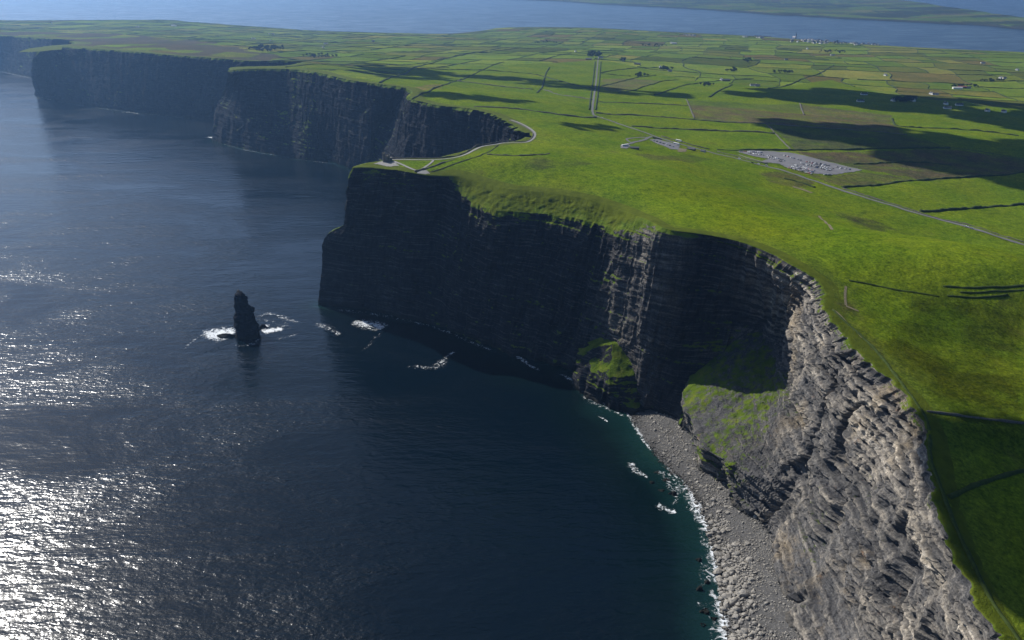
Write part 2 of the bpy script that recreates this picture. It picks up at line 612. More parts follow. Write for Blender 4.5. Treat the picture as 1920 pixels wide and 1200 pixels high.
H1 = [
    (('w', -1800, 3430, 160), None, None, None, ('w', -1852, 3405, 0)),
    (('w', -1690, 3235, 166), None, None, None, ('w', -1748, 3228, 0)),
    ((78, 88, 174), None, None, None, ('w', -1775, 3060, 0)),
    ((74, 97, 172), (66, 106, 158), (64, 130, 110), (68, 152, 62), (80, 183, 0)),
    ((100, 88, 176), (97, 93, 168), None, None, (110, 189, 0)),
    ((180, 92, 180), None, None, None, (185, 201, 0)),
    ((250, 97, 183), None, None, None, (250, 210, 0)),
    ((330, 104, 185), None, None, None, (325, 218, 0)),
    ((430, 111, 187), None, None, None, (415, 228, 0)),
    ((462, 114, 188), None, None, None, (450, 232, 0)),
    (('w', -640, 2405, 188), None, None, None, ('w', -668, 2368, 0)),
]
H0 = [
    ((-160, 60, 146), None, None, None, (-160, 112, 0)),
    ((-60, 63, 148), None, None, None, (-60, 123, 0)),
    ((0, 66, 150), None, None, None, (0, 131, 0)),
    ((60, 70, 150), None, None, None, (60, 144, 0)),
    (('w', -1985, 3640, 152), None, None, None, ('w', -2015, 3590, 0)),
]


def point(e):
    return np.array(e[1:], float) if e[0] == 'w' else P(*e)


def stations(tab):
    lips = np.array([point(r[0]) for r in tab])
    tang = np.gradient(lips[:, :2], axis=0)
    tang /= np.linalg.norm(tang, axis=1)[:, None]
    sea = np.stack([tang[:, 1], -tang[:, 0]], 1)            # to the right of the walk is the sea
    rails = np.zeros((len(tab), 5, 3))
    for i, r in enumerate(tab):
        rails[i, 0] = lips[i]
        if r[4][0] == 'o':
            rails[i, 4] = [*(lips[i, :2] + sea[i] * r[4][1]), 0.0]
        else:
            rails[i, 4] = point(r[4])
        rails[i, 1] = point(r[1]) if r[1] else rails[i, 0] * 0.95 + rails[i, 4] * 0.05
        for k, f in ((2, 0.45), (3, 0.76)):
            rails[i, k] = point(r[k]) if r[k] else rails[i, 1] * (1 - f) + rails[i, 4] * f
    return rails


R3, R2, R1, R0 = stations(H3), stations(H2), stations(H1), stations(H0)


def hermite(t, tk, pk):
    """cubic through pk (n,...) at tk, finite-difference tangents"""
    d = np.diff(pk, axis=0) / np.diff(tk).reshape(-1, *([1] * (pk.ndim - 1)))
    m = np.zeros_like(pk)
    m[0], m[-1] = d[0], d[-1]
    w0 = np.diff(tk)[1:].reshape(-1, *([1] * (pk.ndim - 1)))
    w1 = np.diff(tk)[:-1].reshape(-1, *([1] * (pk.ndim - 1)))
    m[1:-1] = (d[:-1] * w0 + d[1:] * w1) / (w0 + w1)
    i = np.clip(np.searchsorted(tk, t) - 1, 0, len(tk) - 2)
    h = (tk[i + 1] - tk[i])
    u = (t - tk[i]) / h
    sh = (-1,) + (1,) * (pk.ndim - 1)
    u = u.reshape(sh)
    h = h.reshape(sh)
    return ((2 * u**3 - 3 * u**2 + 1) * pk[i] + (u**3 - 2 * u**2 + u) * h * m[i]
            + (-2 * u**3 + 3 * u**2) * pk[i + 1] + (u**3 - u**2) * h * m[i + 1])


def loft_columns(rails, k_res, min_step):
    chord = np.concatenate([[0], np.cumsum(np.maximum(
        np.linalg.norm(np.diff(rails[:, 0, :2], axis=0), axis=1),
        0.7 * np.linalg.norm(np.diff(rails[:, 2, :2], axis=0), axis=1)))])
    t = [0.0]
    while t[-1] < chord[-1]:
        q = hermite(np.array([min(t[-1], chord[-1])]), chord, rails[:, 2])[0]
        D = math.hypot(q[0], q[1])
        t.append(t[-1] + max(min_step, k_res * D))
    t = np.array(t[:-1] + [chord[-1]])
    return t, hermite(t, chord, rails)


T3, C3 = loft_columns(R3, 0.0015, 1.0)
T2, C2 = loft_columns(R2, 0.0015, 2.0)
T1, C1 = loft_columns(R1, 0.0016, 2.0)
T0, C0 = loft_columns(R0, 0.0020, 3.0)
LIP = np.concatenate([C0[:, 0], C1[:, 0], C2[:, 0], C3[:, 0]])          # from the far left to the near right
FOOT = np.concatenate([C0[:, 4], C1[:, 4], C2[:, 4], C3[:, 4]])
LIP_THIN = np.concatenate([c[::4, 0] for c in (C0, C1, C2, C3)] + [C3[-1:, 0]])
FOOT_THIN = np.concatenate([c[::5, 4] for c in (C0, C1, C2, C3)] + [C3[-1:, 4]])
LAND_POLY = np.concatenate([LIP_THIN[:, :2], [[900, -600], [30000, -600], [30000, 40000], [-30000, 40000], [-30000, LIP_THIN[0, 1]]]])

# ------------------------------------------------------------------ height of the land: smooth surface through known heights
HEIGHTS = [
    (850, 312, 207), (940, 300, 210), (1050, 292, 205), (1030, 250, 194), (1060, 232, 186), (1100, 282, 196), (1150, 292, 188),
    (1200, 272, 174), (1250, 300, 178), (1300, 345, 190), (1200, 355, 198), (1350, 400, 192), (1440, 430, 188), (1500, 443, 187),
    (1560, 470, 187), (1650, 485, 186), (1750, 503, 183), (1850, 523, 178), (1930, 540, 173), (2050, 565, 167),
    (1740, 458, 127), (1900, 455, 118), (1830, 430, 124), (1700, 395, 130), (1560, 350, 138), (1440, 318, 146), (1340, 287, 152),
    (1200, 245, 162), (1112, 215, 168), (1400, 352, 154), (1450, 382, 160), (1500, 402, 152), (1600, 412, 140), (2000, 480, 112),
    (1450, 300, 143), (1600, 320, 134), (1700, 300, 126), (1900, 320, 112), (1900, 400, 114), (1750, 400, 124), (1400, 240, 142),
    (1600, 230, 120), (1800, 230, 100), (1930, 240, 92), (1300, 200, 140), (1500, 190, 106), (1700, 180, 80), (1900, 190, 68),
    (1500, 150, 74), (1800, 150, 54), (1300, 150, 96), (1120, 115, 100), (1116, 170, 142), (1000, 182, 172), (900, 165, 168),
    (850, 192, 192), (1040, 203, 174), (800, 140, 152), (700, 132, 170), (610, 126, 188), (520, 118, 178), (400, 102, 168), (600, 100, 130),
    (800, 100, 108), (1000, 110, 110), (700, 80, 78), (900, 80, 60), (500, 78, 100), (300, 75, 134), (100, 68, 142), (0, 58, 134),
    (300, 56, 100), (0, 46, 104), (150, 46, 104), (1000, 70, 36), (1200, 82, 36), (1400, 92, 36), (1600, 104, 34), (1800, 118, 34), (1930, 124, 30),
    (1800, 700, 148), (1930, 700, 147), (1930, 800, 143), (1850, 900, 137), (1930, 1000, 130), (1910, 1160, 126), (1800, 620, 153),
    (1930, 605, 152), (1700, 600, 160), (1650, 562, 166), (2050, 900, 138), (2050, 1300, 120),
    (0, 41, 74), (200, 42, 72), (350, 44, 62), (480, 52, 30), (-160, 44, 80), (-160, 54, 120),
]
COAST = [(-160, 39), (0, 39.5), (200, 41), (350, 43), (480, 52), (560, 58), (640, 60), (750, 62), (850, 63), (885, 60), (930, 53), (1000, 51), (1100, 52), (1280, 61), (1400, 67),
         (1500, 74), (1620, 83), (1700, 88), (1800, 93), (1920, 98), (2060, 105), (2250, 113)]
hp = [P(*q) for q in HEIGHTS]
coast_w = np.array([P(x, y, 3.0) for x, y in COAST])
coast_w[:4] = [[-5200, 6500, 3], [-3950, 6560, 3], [-2900, 6500, 3], [-2250, 6350, 3]]
COAST_LINE = coast_w
for i in range(len(coast_w)):
    hp.append(coast_w[i])
    d = coast_w[i, :2] / np.linalg.norm(coast_w[i, :2])
    hp.append(np.array([*(coast_w[i, :2] + d * 450), -22.0]))
for c in (C0, C1, C2, C3):
    step = max(1, int(len(c) / 34))
    for i in range(0, len(c), step):
        hp.append(c[i, 0])
hp = np.array(hp)
keep = []
for i in range(len(hp)):                      # drop near-duplicates
    if all(np.hypot(*(hp[i, :2] - hp[j, :2])) > 14 for j in keep):
        keep.append(i)
hp = hp[keep]
SCL = 1000.0


def tps(r2):
    return np.where(r2 > 1e-12, 0.5 * r2 * np.log(np.maximum(r2, 1e-12)), 0.0)


n = len(hp)
X = hp[:, :2] / SCL
A = np.zeros((n + 3, n + 3))
A[:n, :n] = tps(((X[:, None] - X[None]) ** 2).sum(-1)) + np.eye(n) * 2e-4
A[:n, n] = 1
A[:n, n + 1:] = X
A[n, :n] = 1
A[n + 1:, :n] = X.T
TPSW = np.linalg.solve(A, np.concatenate([hp[:, 2], np.zeros(3)]))

BANKS = [   # breaks of slope: line, drop in metres on the near side, width
    ([(1764, 812), (1800, 806), (1860, 806), (1930, 812), (2050, 820)], 10.0, 8.0),
]
BANK_W = [(np.array([P(x, y, 146) for x, y in b[0]]), b[1], b[2]) for i, b in enumerate(BANKS)]


def height0(x, y):
    x = np.asarray(x, float)
    y = np.asarray(y, float)
    out = TPSW[n] + TPSW[n + 1] * x / SCL + TPSW[n + 2] * y / SCL
    for i in range(n):
        r2 = (x / SCL - X[i, 0]) ** 2 + (y / SCL - X[i, 1]) ** 2
        out = out + TPSW[i] * tps(r2)
    return out


# polar-spaced sheet, finer near the cliffs
NR, NC = 820, 720
rr = np.exp(np.linspace(math.log(330), math.log(9000), NR))
th = np.linspace(math.radians(-37), math.radians(36.5), NC)
GX = rr[:, None] * np.sin(th)[None]
GY = rr[:, None] * np.cos(th)[None] - 150.0
GZ = height0(GX.ravel(), GY.ravel()).reshape(NR, NC)
lipd = dist_line(GX.ravel(), GY.ravel(), LIP_THIN).reshape(NR, NC)
ramp_in = sstep(10, 90, lipd)
for line, drop, width in BANK_W:
    sd = dist_line(GX.ravel(), GY.ravel(), line, True).reshape(NR, NC)
    dd = np.abs(sd)
    GZ -= drop * sstep(-width, width, -sd) * sstep(110, 15, dd) * ramp_in * (GX > line[0, 0])
GZ += ramp_in * sstep(3, 25, GZ) * (2.2 * fbm(GX / 90, GY / 90, 0, 3, 3) + 5.0 * vnoise(GX / 330, GY / 330, 0, 9) * sstep(500, 1500, GY) + 0.5 * vnoise(GX / 14, GY / 14, 0, 5))
# hummocky bank where the turf slumps towards the cliff
LOGR0, LOGRS = math.log(330), (math.log(9000) - math.log(330)) / (NR - 1)


def zland(x, y):
    """height of the land sheet at x, y"""
    x = np.asarray(x, float)
    y = np.asarray(y, float)
    r = np.hypot(x, y + 150.0)
    fi = np.clip((np.log(np.maximum(r, 331)) - LOGR0) / LOGRS, 0, NR - 1.001)
    fj = np.clip((np.arctan2(x, y + 150.0) - th[0]) / (th[1] - th[0]), 0, NC - 1.001)
    i = fi.astype(int)
    j = fj.astype(int)
    u = fi - i
    v = fj - j
    return GZ[i, j] * (1 - u) * (1 - v) + GZ[i + 1, j] * u * (1 - v) + GZ[i, j + 1] * (1 - u) * v + GZ[i + 1, j + 1] * u * v


def on_land(pts):
    """first place where each line of sight meets the land"""
    out = []
    D = np.exp(np.linspace(math.log(260), math.log(9000), 2200))
    for px, py in pts:
        a = (px - 960.0) / FOCAL
        b = (600.0 - py) / FOCAL
        d = np.array([a, math.cos(PITCH) + b * math.sin(PITCH), -math.sin(PITCH) + b * math.cos(PITCH)])
        t = D / d[1]
        z = CAM_H + d[2] * t
        g = zland(d[0] * t, d[1] * t)
        below = np.nonzero((z < g) & (D > 280))[0]
        if len(below) == 0:
            k = len(D) - 1
            out.append([d[0] * t[k], D[k], g[k]])
            continue
        k = max(1, below[0])
        e0, e1 = z[k - 1] - g[k - 1], z[k] - g[k]
        w = e0 / (e0 - e1 + 1e-9)
        tt = t[k - 1] * (1 - w) + t[k] * w
        x, y = d[0] * tt, d[1] * tt
        out.append([x, y, float(zland(x, y))])
    return np.array(out)


# ------------------------------------------------------------------ the fields: recursive division of the farmland
UA = np.array([0.963, -0.27])
VA = np.array([0.15, 0.989])


def uv_of(x, y):
    wx = x + 60 * vnoise(x / 700, y / 700, 0, 31) + 18 * vnoise(x / 160, y / 160, 0, 33)
    wy = y + 60 * vnoise(x / 700, y / 700, 0, 32) + 22 * vnoise(x / 190, y / 190, 0, 34)
    return wx * UA[0] + wy * UA[1], wx * VA[0] + wy * VA[1]


FIELD_LEAVES = []
FIELD_TREE = []


def split_field(u0, u1, v0, v1, depth):
    w, h = u1 - u0, v1 - v0
    size = 150 + 130 * random.random()
    if (w < size * 1.15 and h < size * 1.4) or depth > 14:
        FIELD_LEAVES.append((u0, u1, v0, v1))
        return ('leaf', len(FIELD_LEAVES) - 1)
    k = 0.36 + 0.28 * random.random()
    if w > h * 0.9 or (w > h * 0.6 and random.random() < 0.35):
        c = u0 + w * k
        FIELD_SPLITS.append(('u', c, v0, v1))
        return ('u', c, split_field(u0, c, v0, v1, depth + 1), split_field(c, u1, v0, v1, depth + 1))
    c = v0 + h * k
    FIELD_SPLITS.append(('v', c, u0, u1))
    return ('v', c, split_field(u0, u1, v0, c, depth + 1), split_field(u0, u1, c, v1, depth + 1))


FIELD_SPLITS = []
ROOT_FIELD = split_field(-6500, 4200, 600, 9200, 0)


def leaf_ids(u, v):
    ids = np.zeros(u.shape, np.int32)

    def walk(node, sel):
        if node[0] == 'leaf':
            ids[sel] = node[1]
            return
        q = (u if node[0] == 'u' else v)[sel] < node[1]
        walk(node[2], sel[q])
        walk(node[3], sel[~q])
    walk(ROOT_FIELD, np.arange(u.size))
    return ids


def land_poly_from_px(pts):
    return on_land(pts)[:, :2]


TRACED = land_poly_from_px([(640, 142), (712, 152), (770, 128), (880, 126), (960, 122), (1040, 118), (1118, 112), (1180, 122), (1285, 150), (1440, 164), (1560, 150), (1640, 172), (1800, 196), (1960, 205), (2100, 215)])
TRACED = np.concatenate([TRACED, [[3000, -300], [-3000, -300], [-900, 1700]]])
MOOR = land_poly_from_px([(-150, 60), (120, 61), (230, 64), (330, 72), (440, 88), (520, 108), (470, 116), (420, 110), (250, 96), (90, 86), (-150, 66)])

GRASS = np.array([0.106, 0.150, 0.008])
cx = 0.25 * (GX[:-1, :-1] + GX[1:, :-1] + GX[:-1, 1:] + GX[1:, 1:])
cy = 0.25 * (GY[:-1, :-1] + GY[1:, :-1] + GY[:-1, 1:] + GY[1:, 1:])
cz = 0.25 * (GZ[:-1, :-1] + GZ[1:, :-1] + GZ[:-1, 1:] + GZ[1:, 1:])
apron = np.maximum(13.0, 0.014 * np.hypot(cx, cy))
cd = 0.25 * (lipd[:-1, :-1] + lipd[1:, :-1] + lipd[:-1, 1:] + lipd[1:, 1:])
keepc = in_poly(cx.ravel(), cy.ravel(), LAND_POLY).reshape(cx.shape) & (cd > 0.55 * apron) & (cz > -14)
fx, fy = cx[keepc], cy[keepc]
fu, fv = uv_of(fx, fy)
fid = leaf_ids(fu, fv)
pal = np.array([[0.112, 0.152, 0.030], [0.094, 0.140, 0.026], [0.080, 0.118, 0.024], [0.128, 0.158, 0.036], [0.088, 0.104, 0.032], [0.098, 0.088, 0.042],
                [0.066, 0.086, 0.026], [0.138, 0.146, 0.048], [0.104, 0.146, 0.027], [0.100, 0.148, 0.026]])
pick = RNG.choice(len(pal), len(FIELD_LEAVES), p=[.16, .16, .14, .12, .10, .06, .06, .06, .07, .07])
ltint = pal[pick] * np.array([1.15, 1.10, 0.62]) * (0.84 + 0.36 * RNG.random((len(FIELD_LEAVES), 1)))
tint = ltint[fid]
tr = in_poly(fx, fy, TRACED)
tint[tr] = GRASS
moor = in_poly(fx + 50 * vnoise(fx / 90, fy / 90, 0, 43), fy + 90 * vnoise(fx / 120, fy / 120, 0, 44), MOOR) & (fbm(fx / 160, fy / 260, 0, 3, 45) > -0.22)
tint[moor] = (0.085, 0.074, 0.045)
FIELD_PATCHES = [
    ([(1476, 497), (1520, 500), (1566, 532), (1562, 552), (1530, 552), (1500, 525)], (0.034, 0.046, 0.010)),
    ([(1570, 556), (1604, 560), (1612, 590), (1586, 596), (1560, 580)], (0.066, 0.066, 0.018)),
    ([(1600, 622), (1640, 640), (1700, 716), (1740, 780), (1722, 786), (1660, 712), (1610, 650)], (0.060, 0.066, 0.014)),
    ([(1180, 286), (1240, 292), (1290, 290), (1340, 300), (1300, 304), (1220, 300)], (0.076, 0.092, 0.018)),
    ([(1370, 372), (1440, 380), (1500, 402), (1470, 406), (1400, 390)], (0.086, 0.120, 0.012)),
    ([(1290, 196), (1380, 203), (1500, 213), (1600, 216), (1676, 232), (1692, 252), (1440, 232), (1302, 222)], (0.096, 0.080, 0.042)),
    ([(1290, 188), (1500, 196), (1508, 213), (1380, 203), (1290, 197)], (0.088, 0.112, 0.026)),
    ([(1500, 195), (1672, 216), (1675, 231), (1508, 214)], (0.108, 0.100, 0.040)),
    ([(1440, 234), (1692, 253), (1770, 277), (1490, 280)], (0.070, 0.078, 0.030)),
    ([(1490, 284), (1780, 280), (1930, 300), (1930, 322), (1720, 337), (1620, 318), (1500, 290)], (0.082, 0.070, 0.036)),
    ([(1617, 321), (1710, 335), (1582, 350), (1500, 325), (1470, 316), (1548, 331)], (0.084, 0.082, 0.030)),
    ([(1420, 325), (1470, 322), (1530, 342), (1500, 352), (1440, 340)], (0.078, 0.080, 0.026)),
    ([(1585, 403), (1620, 408), (1672, 428), (1640, 432), (1600, 418)], (0.050, 0.044, 0.022)),
    ([(1130, 148), (1180, 147), (1240, 152), (1200, 164), (1150, 172), (1128, 165)], (0.112, 0.108, 0.044)),
    ([(770, 165), (832, 158), (826, 166), (775, 172)], (0.150, 0.125, 0.045)),
    ([(1118, 190), (1280, 198), (1280, 221), (1118, 213)], (0.116, 0.158, 0.012)),
    ([(1285, 243), (1452, 252), (1480, 280), (1330, 278), (1240, 258)], (0.112, 0.158, 0.010)),
    ([(980, 310), (1010, 298), (1032, 300), (1050, 312), (1025, 318), (1000, 322)], (0.066, 0.082, 0.020)),
    ([(1050, 300), (1090, 302), (1120, 308), (1080, 312)], (0.070, 0.084, 0.022)),
    ([(1690, 560), (1930, 590), (1930, 830), (1760, 800), (1720, 730), (1640, 640)], (0.044, 0.054, 0.004)),
    ([(1225, 352), (1300, 340), (1420, 380), (1500, 430), (1440, 440), (1330, 432), (1250, 400)], (0.110, 0.152, 0.006)),
]
for poly, colr in FIELD_PATCHES:
    w = land_poly_from_px(poly)
    near = w[:, 1].mean() < 1050 and w[:, 0].mean() < 700
    lo_, hi_ = w.min(0) - 90, w.max(0) + 90
    idx_ = np.nonzero((fx > lo_[0]) & (fx < hi_[0]) & (fy > lo_[1]) & (fy < hi_[1]))[0]
    ax_, ay_ = fx[idx_], fy[idx_]
    wgt_ = 0
    for k in range(6 if near else 2):                  # ragged, grown-in outlines
        am = (8 + 9 * k) if near else 9 + 5 * k
        jx = ax_ + am * fbm(ax_ / 38, ay_ / 38, k, 3, 41)
        jy = ay_ + am * fbm(ax_ / 38, ay_ / 38, k, 3, 42)
        e = np.array(w)
        e = e.mean(0) + (e - e.mean(0)) * (1.0 + (0.05 * (k - 2.5) if near else 0))
        wgt_ = wgt_ + in_poly(jx, jy, e)
    wgt_ = wgt_ / (6 if near else 2)
    sel = idx_[wgt_ > 0]
    mot = (np.clip(0.82 + 0.7 * fbm(fx[sel] / 30, fy[sel] / 22, 0, 4, 46), 0.25, 1) * wgt_[wgt_ > 0])[:, None]
    tint[sel] = np.array(colr) * mot + tint[sel] * (1 - mot)
# land below the tide line and rocky foreshore of the bay
tint[cz[keepc] < 3.5] = (0.10, 0.095, 0.085)
tint *= (1 + 0.12 * fbm(fx / 60, fy / 60, 0, 3, 50))[:, None]
# sea-worn rim of the plateau: shorter, yellower turf
rim = sstep(45, 5, cd[keepc])[:, None]
tint = tint * (1 - 0.25 * rim) + np.array([0.10, 0.115, 0.03]) * 0.25 * rim
lf = grid_faces(NR, NC).reshape(NR - 1, NC - 1, 4)[keepc][:, ::-1]
lv = np.stack([GX.ravel(), GY.ravel(), GZ.ravel()], 1)
lv, lf, _ = compact(lv, lf)
land_me = mesh_from("ground", lv, lf, True)
attr(land_me, "tint", tint, 'FACE', 'FLOAT_COLOR')
link("ground", land_me, M_LAND, kind="structure")


# ------------------------------------------------------------------ the cliffs
def build_cliff(name, T, Cc, nv, mat, dipk, crag, seed, far=False, shoulder=None):
    nc = len(T)
    lip, base = Cc[:, 0], Cc[:, 4]
    tang = np.gradient(lip[:, :2], axis=0)
    for _ in range(6):
        tang[1:-1] = 0.25 * tang[:-2] + 0.5 * tang[1:-1] + 0.25 * tang[2:]
    tang /= np.linalg.norm(tang, axis=1)[:, None] + 1e-9
    inland = np.stack([-tang[:, 1], tang[:, 0]], 1)
    D = np.hypot(lip[:, 0], lip[:, 1])
    ap = np.maximum(13.0, 0.014 * D)
    # profile rows through the five rails and on below the water
    ctrl = np.concatenate([Cc, (base + np.array([0, 0, -14.0]) - np.concatenate([inland, np.zeros((nc, 1))], 1) * 4)[:, None]], 1)
    knots = np.array([0, 0.13, 0.52, 0.78, 0.965, 1.0])
    v = np.linspace(0, 1, nv)
    prof = hermite(v, knots, ctrl.transpose(1, 0, 2)).transpose(1, 0, 2)       # nc, nv, 3
    lin = np.stack([np.interp(v, knots, ctrl[i, :, k]) for i in range(nc) for k in range(3)]).reshape(nc, 3, nv).transpose(0, 2, 1)
    prof = 0.5 * prof + 0.5 * lin
    # apron on the plateau
    rows = []
    for f, dz in ((1.6, -1.0), (1.15, 0.02), (0.8, 0.18), (0.45, 0.2), (0.2, 0.15)):
        xy = lip[:, :2] + inland * (ap * f)[:, None]
        rows.append(np.concatenate([xy, (zland(xy[:, 0], xy[:, 1]) + dz)[:, None]], 1))
    na = len(rows)
    zl = zland(lip[:, 0], lip[:, 1])
    lift = (zl - lip[:, 2])
    prof[:, :, 2] += lift[:, None] * np.clip(1 - v / 0.13, 0, 1)[None]
    S = np.concatenate([np.array(rows).transpose(1, 0, 2), prof], 1)             # nc, nr, 3
    nr = S.shape[1]
    vv = np.concatenate([np.full(na, -1.0), v])
    # outward normals of the smooth face
    du = np.gradient(S, axis=0)
    dv = np.gradient(S, axis=1)
    N = np.cross(dv, du)
    N /= np.linalg.norm(N, axis=2)[..., None] + 1e-9
    flip = np.sign((N[:, nr // 2, :2] * -inland).sum(1).mean())
    N *= flip
    Nh = N.copy()
    Nh[..., 2] *= 0.35
    Nh /= np.linalg.norm(Nh, axis=2)[..., None] + 1e-9
    x, y, z = S[..., 0], S[..., 1], S[..., 2]
    along = np.broadcast_to(T[:, None], x.shape)
    dip = (lip[:, 2] - 195.0) * dipk
    q = z - dip[:, None] + 3.5 * vnoise(along / 120, z / 80, 0, seed) + 0.02 * along
    wgt = sstep(0.0, 0.09, vv)[None] * np.ones_like(x)
    if shoulder is not None:                      # deep turf hides the ribs of the rock below it
        cover = shoulder[:, None] * sstep(0.17, 0.10, vv)[None]
        wgt = wgt * (1 - 0.9 * cover)
    big = fbm(along / 46, z / 130, 1.7, 3, seed + 1)
    flute = 1 - np.abs(vnoise(along / 17 + 0.7 * vnoise(along / 30, z / 30, 3.0, seed + 4), z / 150, 0.5, seed + 2)) * 2
    flute2 = 1 - np.abs(vnoise(along / 6.5, z / 45, 0.9, seed + 3)) * 2
    lay = lambda th_, sd: vnoise(np.floor(q / th_) * 7.31, np.floor(along / 38 + 0.6 * vnoise(along / 9, q / 9, 0, sd + 5)) * 0.37, 0, sd)
    strata = 0.62 * lay(9.0, seed + 6) + 0.38 * lay(3.2, seed + 7)
    chunk = fbm(x / 15, y / 15, z / 10, 3, seed + 8)
    cell = vnoise(np.floor(along / 6.0 + 0.5 * vnoise(z / 7, along / 9, 0, seed)) * 3.1, np.floor(q / 5.0) * 2.7, 0, seed + 9)
    k = crag[:, None] if isinstance(crag, np.ndarray) else crag
    q2 = q + 1.2 * vnoise(along / 16, q / 10, 0, seed + 36)
    br = np.random.default_rng(seed + 50)
    top = np.cumsum(br.uniform(1.5, 5.6, 90)) - 70.0                     # bed boundaries, hard and soft by turns
    val = np.where(np.arange(90) % 2 == 0, br.uniform(0.58, 1.0, 90), br.uniform(0.05, 0.42, 90))
    hard = val[np.clip(np.searchsorted(top, q2), 0, 89)]
    hard = np.clip(hard + 0.38 * vnoise(along / 30, q / 14, 0, seed + 23) + 0.2 * vnoise(along / 7, q / 3, 0, seed + 37), 0, 1)
    disp = 5.0 * big + 2.9 * flute + 1.4 * flute2 * (1 - 0.5 * k) + (1.0 if far else 1.8) * strata * (1 - k) + 1.6 * chunk + 0.6 * cell * (1 - k)
    low = sstep(0.25, 0.6, vv)[None]
    rib = 1 - 2 * np.abs(vnoise(along / 21 + 0.8 * vnoise(along / 34, z / 36, 4.0, seed + 24), z / 95, 1.3, seed + 25))
    gull = np.abs(vnoise(along / 34 + 0.7 * vnoise(z / 38, along / 60, 0, seed), z / 160, 2.2, seed + 12))
    small = fbm(x / 4.2, y / 4.2, z / 3.4, 3, seed + 26, 0.6)
    cell_a = vnoise(np.floor(along / 8.0 + 1.3 * vnoise(along / 13, q / 11, 0, seed + 33) + 0.5 * np.floor(q / 4.4)) * 3.1, np.floor(q / 4.4) * 2.7, 0, seed + 27)
    cell_b = vnoise(np.floor(along / 3.4 + 1.1 * vnoise(along / 7, q / 6, 0, seed + 34) + 0.37 * np.floor(q / 2.2)) * 3.1, np.floor(q / 2.2) * 2.7, 0, seed + 28)
    slab = fbm(along / 26, q / 6.5, 0.3, 3, seed + 29)
    disp = disp + k * (5.0 * (hard - 0.5) + 4.4 * rib * low + 1.3 * cell_a + 1.0 * cell_b + 2.0 * slab + 0.5 * chunk + 0.4 * small - 8.0 * sstep(0.17, 0.0, gull) * sstep(0.12, 0.35, vv)[None])
    disp = disp + 0.5 * small
    # hollows and gullies are cut into the ruinous near face above
    slopew = sstep(0.80, 0.45, N[..., 2])                        # gentle scree stays gentle
    disp = disp * wgt * (0.36 + 0.64 * slopew)
    disp *= sstep(1.03, 0.96, vv)[None] * 0.6 + 0.4
    if far:
        disp *= 1.25
    if shoulder is not None:
        disp = disp + cover * sstep(0.0, 0.05, vv)[None] * (3.2 * fbm(x / 16, y / 16, z / 16, 4, seed + 40) + 0.8 * fbm(x / 4, y / 4, z / 4, 2, seed + 41))
    S = S + Nh * disp[..., None]
    shift = (2.4 * fbm(T / 14, 0 * T, 0, 4, seed + 30) + 0.9 * vnoise(np.floor(T / 5.0 + 1.2 * vnoise(T / 9, 0, 0, seed + 35)), 0, 0, seed + 31)) * (crag * 1.2 + 0.5 if isinstance(crag, np.ndarray) else 1.0) * (2.0 if far else 1.0)
    wrow = np.concatenate([[0, 0.06, 0.2, 0.6, 0.95], sstep(0.16, 0.02, v)])
    S[..., :2] += inland[:, None] * (shift[:, None] * wrow[None])[..., None]
    # slope after displacement gives the turf
    du = np.gradient(S, axis=0)
    dv = np.gradient(S, axis=1)
    N2 = np.cross(dv, du) * flip
    N2 /= np.linalg.norm(N2, axis=2)[..., None] + 1e-9
    turf = sstep(0.34, 0.72, N2[..., 2]) * 0.75
    
    lipgrass = sstep(0.16, 0.03, vv)[None] * 0.9
    turf = np.maximum(turf, lipgrass * (0.15 + 1.0 * sstep(0.2, 0.5, N2[..., 2])))
    turf = turf + 0.35 * fbm(along / 40, z / 30, 0, 3, seed + 14) - 0.10
    if far:
        turf = turf - 0.16 * (vv > 0.05)[None]
    turf = np.where(vv[None] < 0.0, 2.2, turf)
    return S, along, q, turf, vv, hard, N2[..., 2]


def finish_cliff(name, S, along, q, turf, mat, lit_tone=0.0, bed=0.5):
    nc, nr = S.shape[:2]
    f = grid_faces(nc, nr)
    sm = np.broadcast_to((np.arange(nr - 1) < 9)[None], (nc - 1, nr - 1)).ravel()
    me = mesh_from(name, S.reshape(-1, 3), f, True)
    me.polygons.foreach_set("use_smooth", sm.copy())
    attr(me, "along", along.ravel())
    attr(me, "lit_tone", (np.zeros(S.shape[:2]) + lit_tone).ravel())
    attr(me, "bed", (np.zeros(S.shape[:2]) + bed).ravel())
    attr(me, "strata", q.ravel())
    attr(me, "turf", turf.ravel())
    return link(name, me, mat, kind="structure")


near_t = np.concatenate([[0], np.cumsum(np.maximum(np.linalg.norm(np.diff(R3[:, 0, :2], axis=0), axis=1), 0.7 * np.linalg.norm(np.diff(R3[:, 2, :2], axis=0), axis=1)))])
crag3 = sstep(near_t[23], near_t[27], T3)
should = sstep(near_t[12], near_t[14], T3) * sstep(near_t[21], near_t[19], T3) + sstep(near_t[8], near_t[9], T3) * sstep(near_t[11], near_t[10], T3)
S, al, q, tf, vv, hd, nz2 = build_cliff("cliff", T3, C3, 250, M_ROCK, 0.85, crag3, 100, False, np.clip(should, 0, 1))
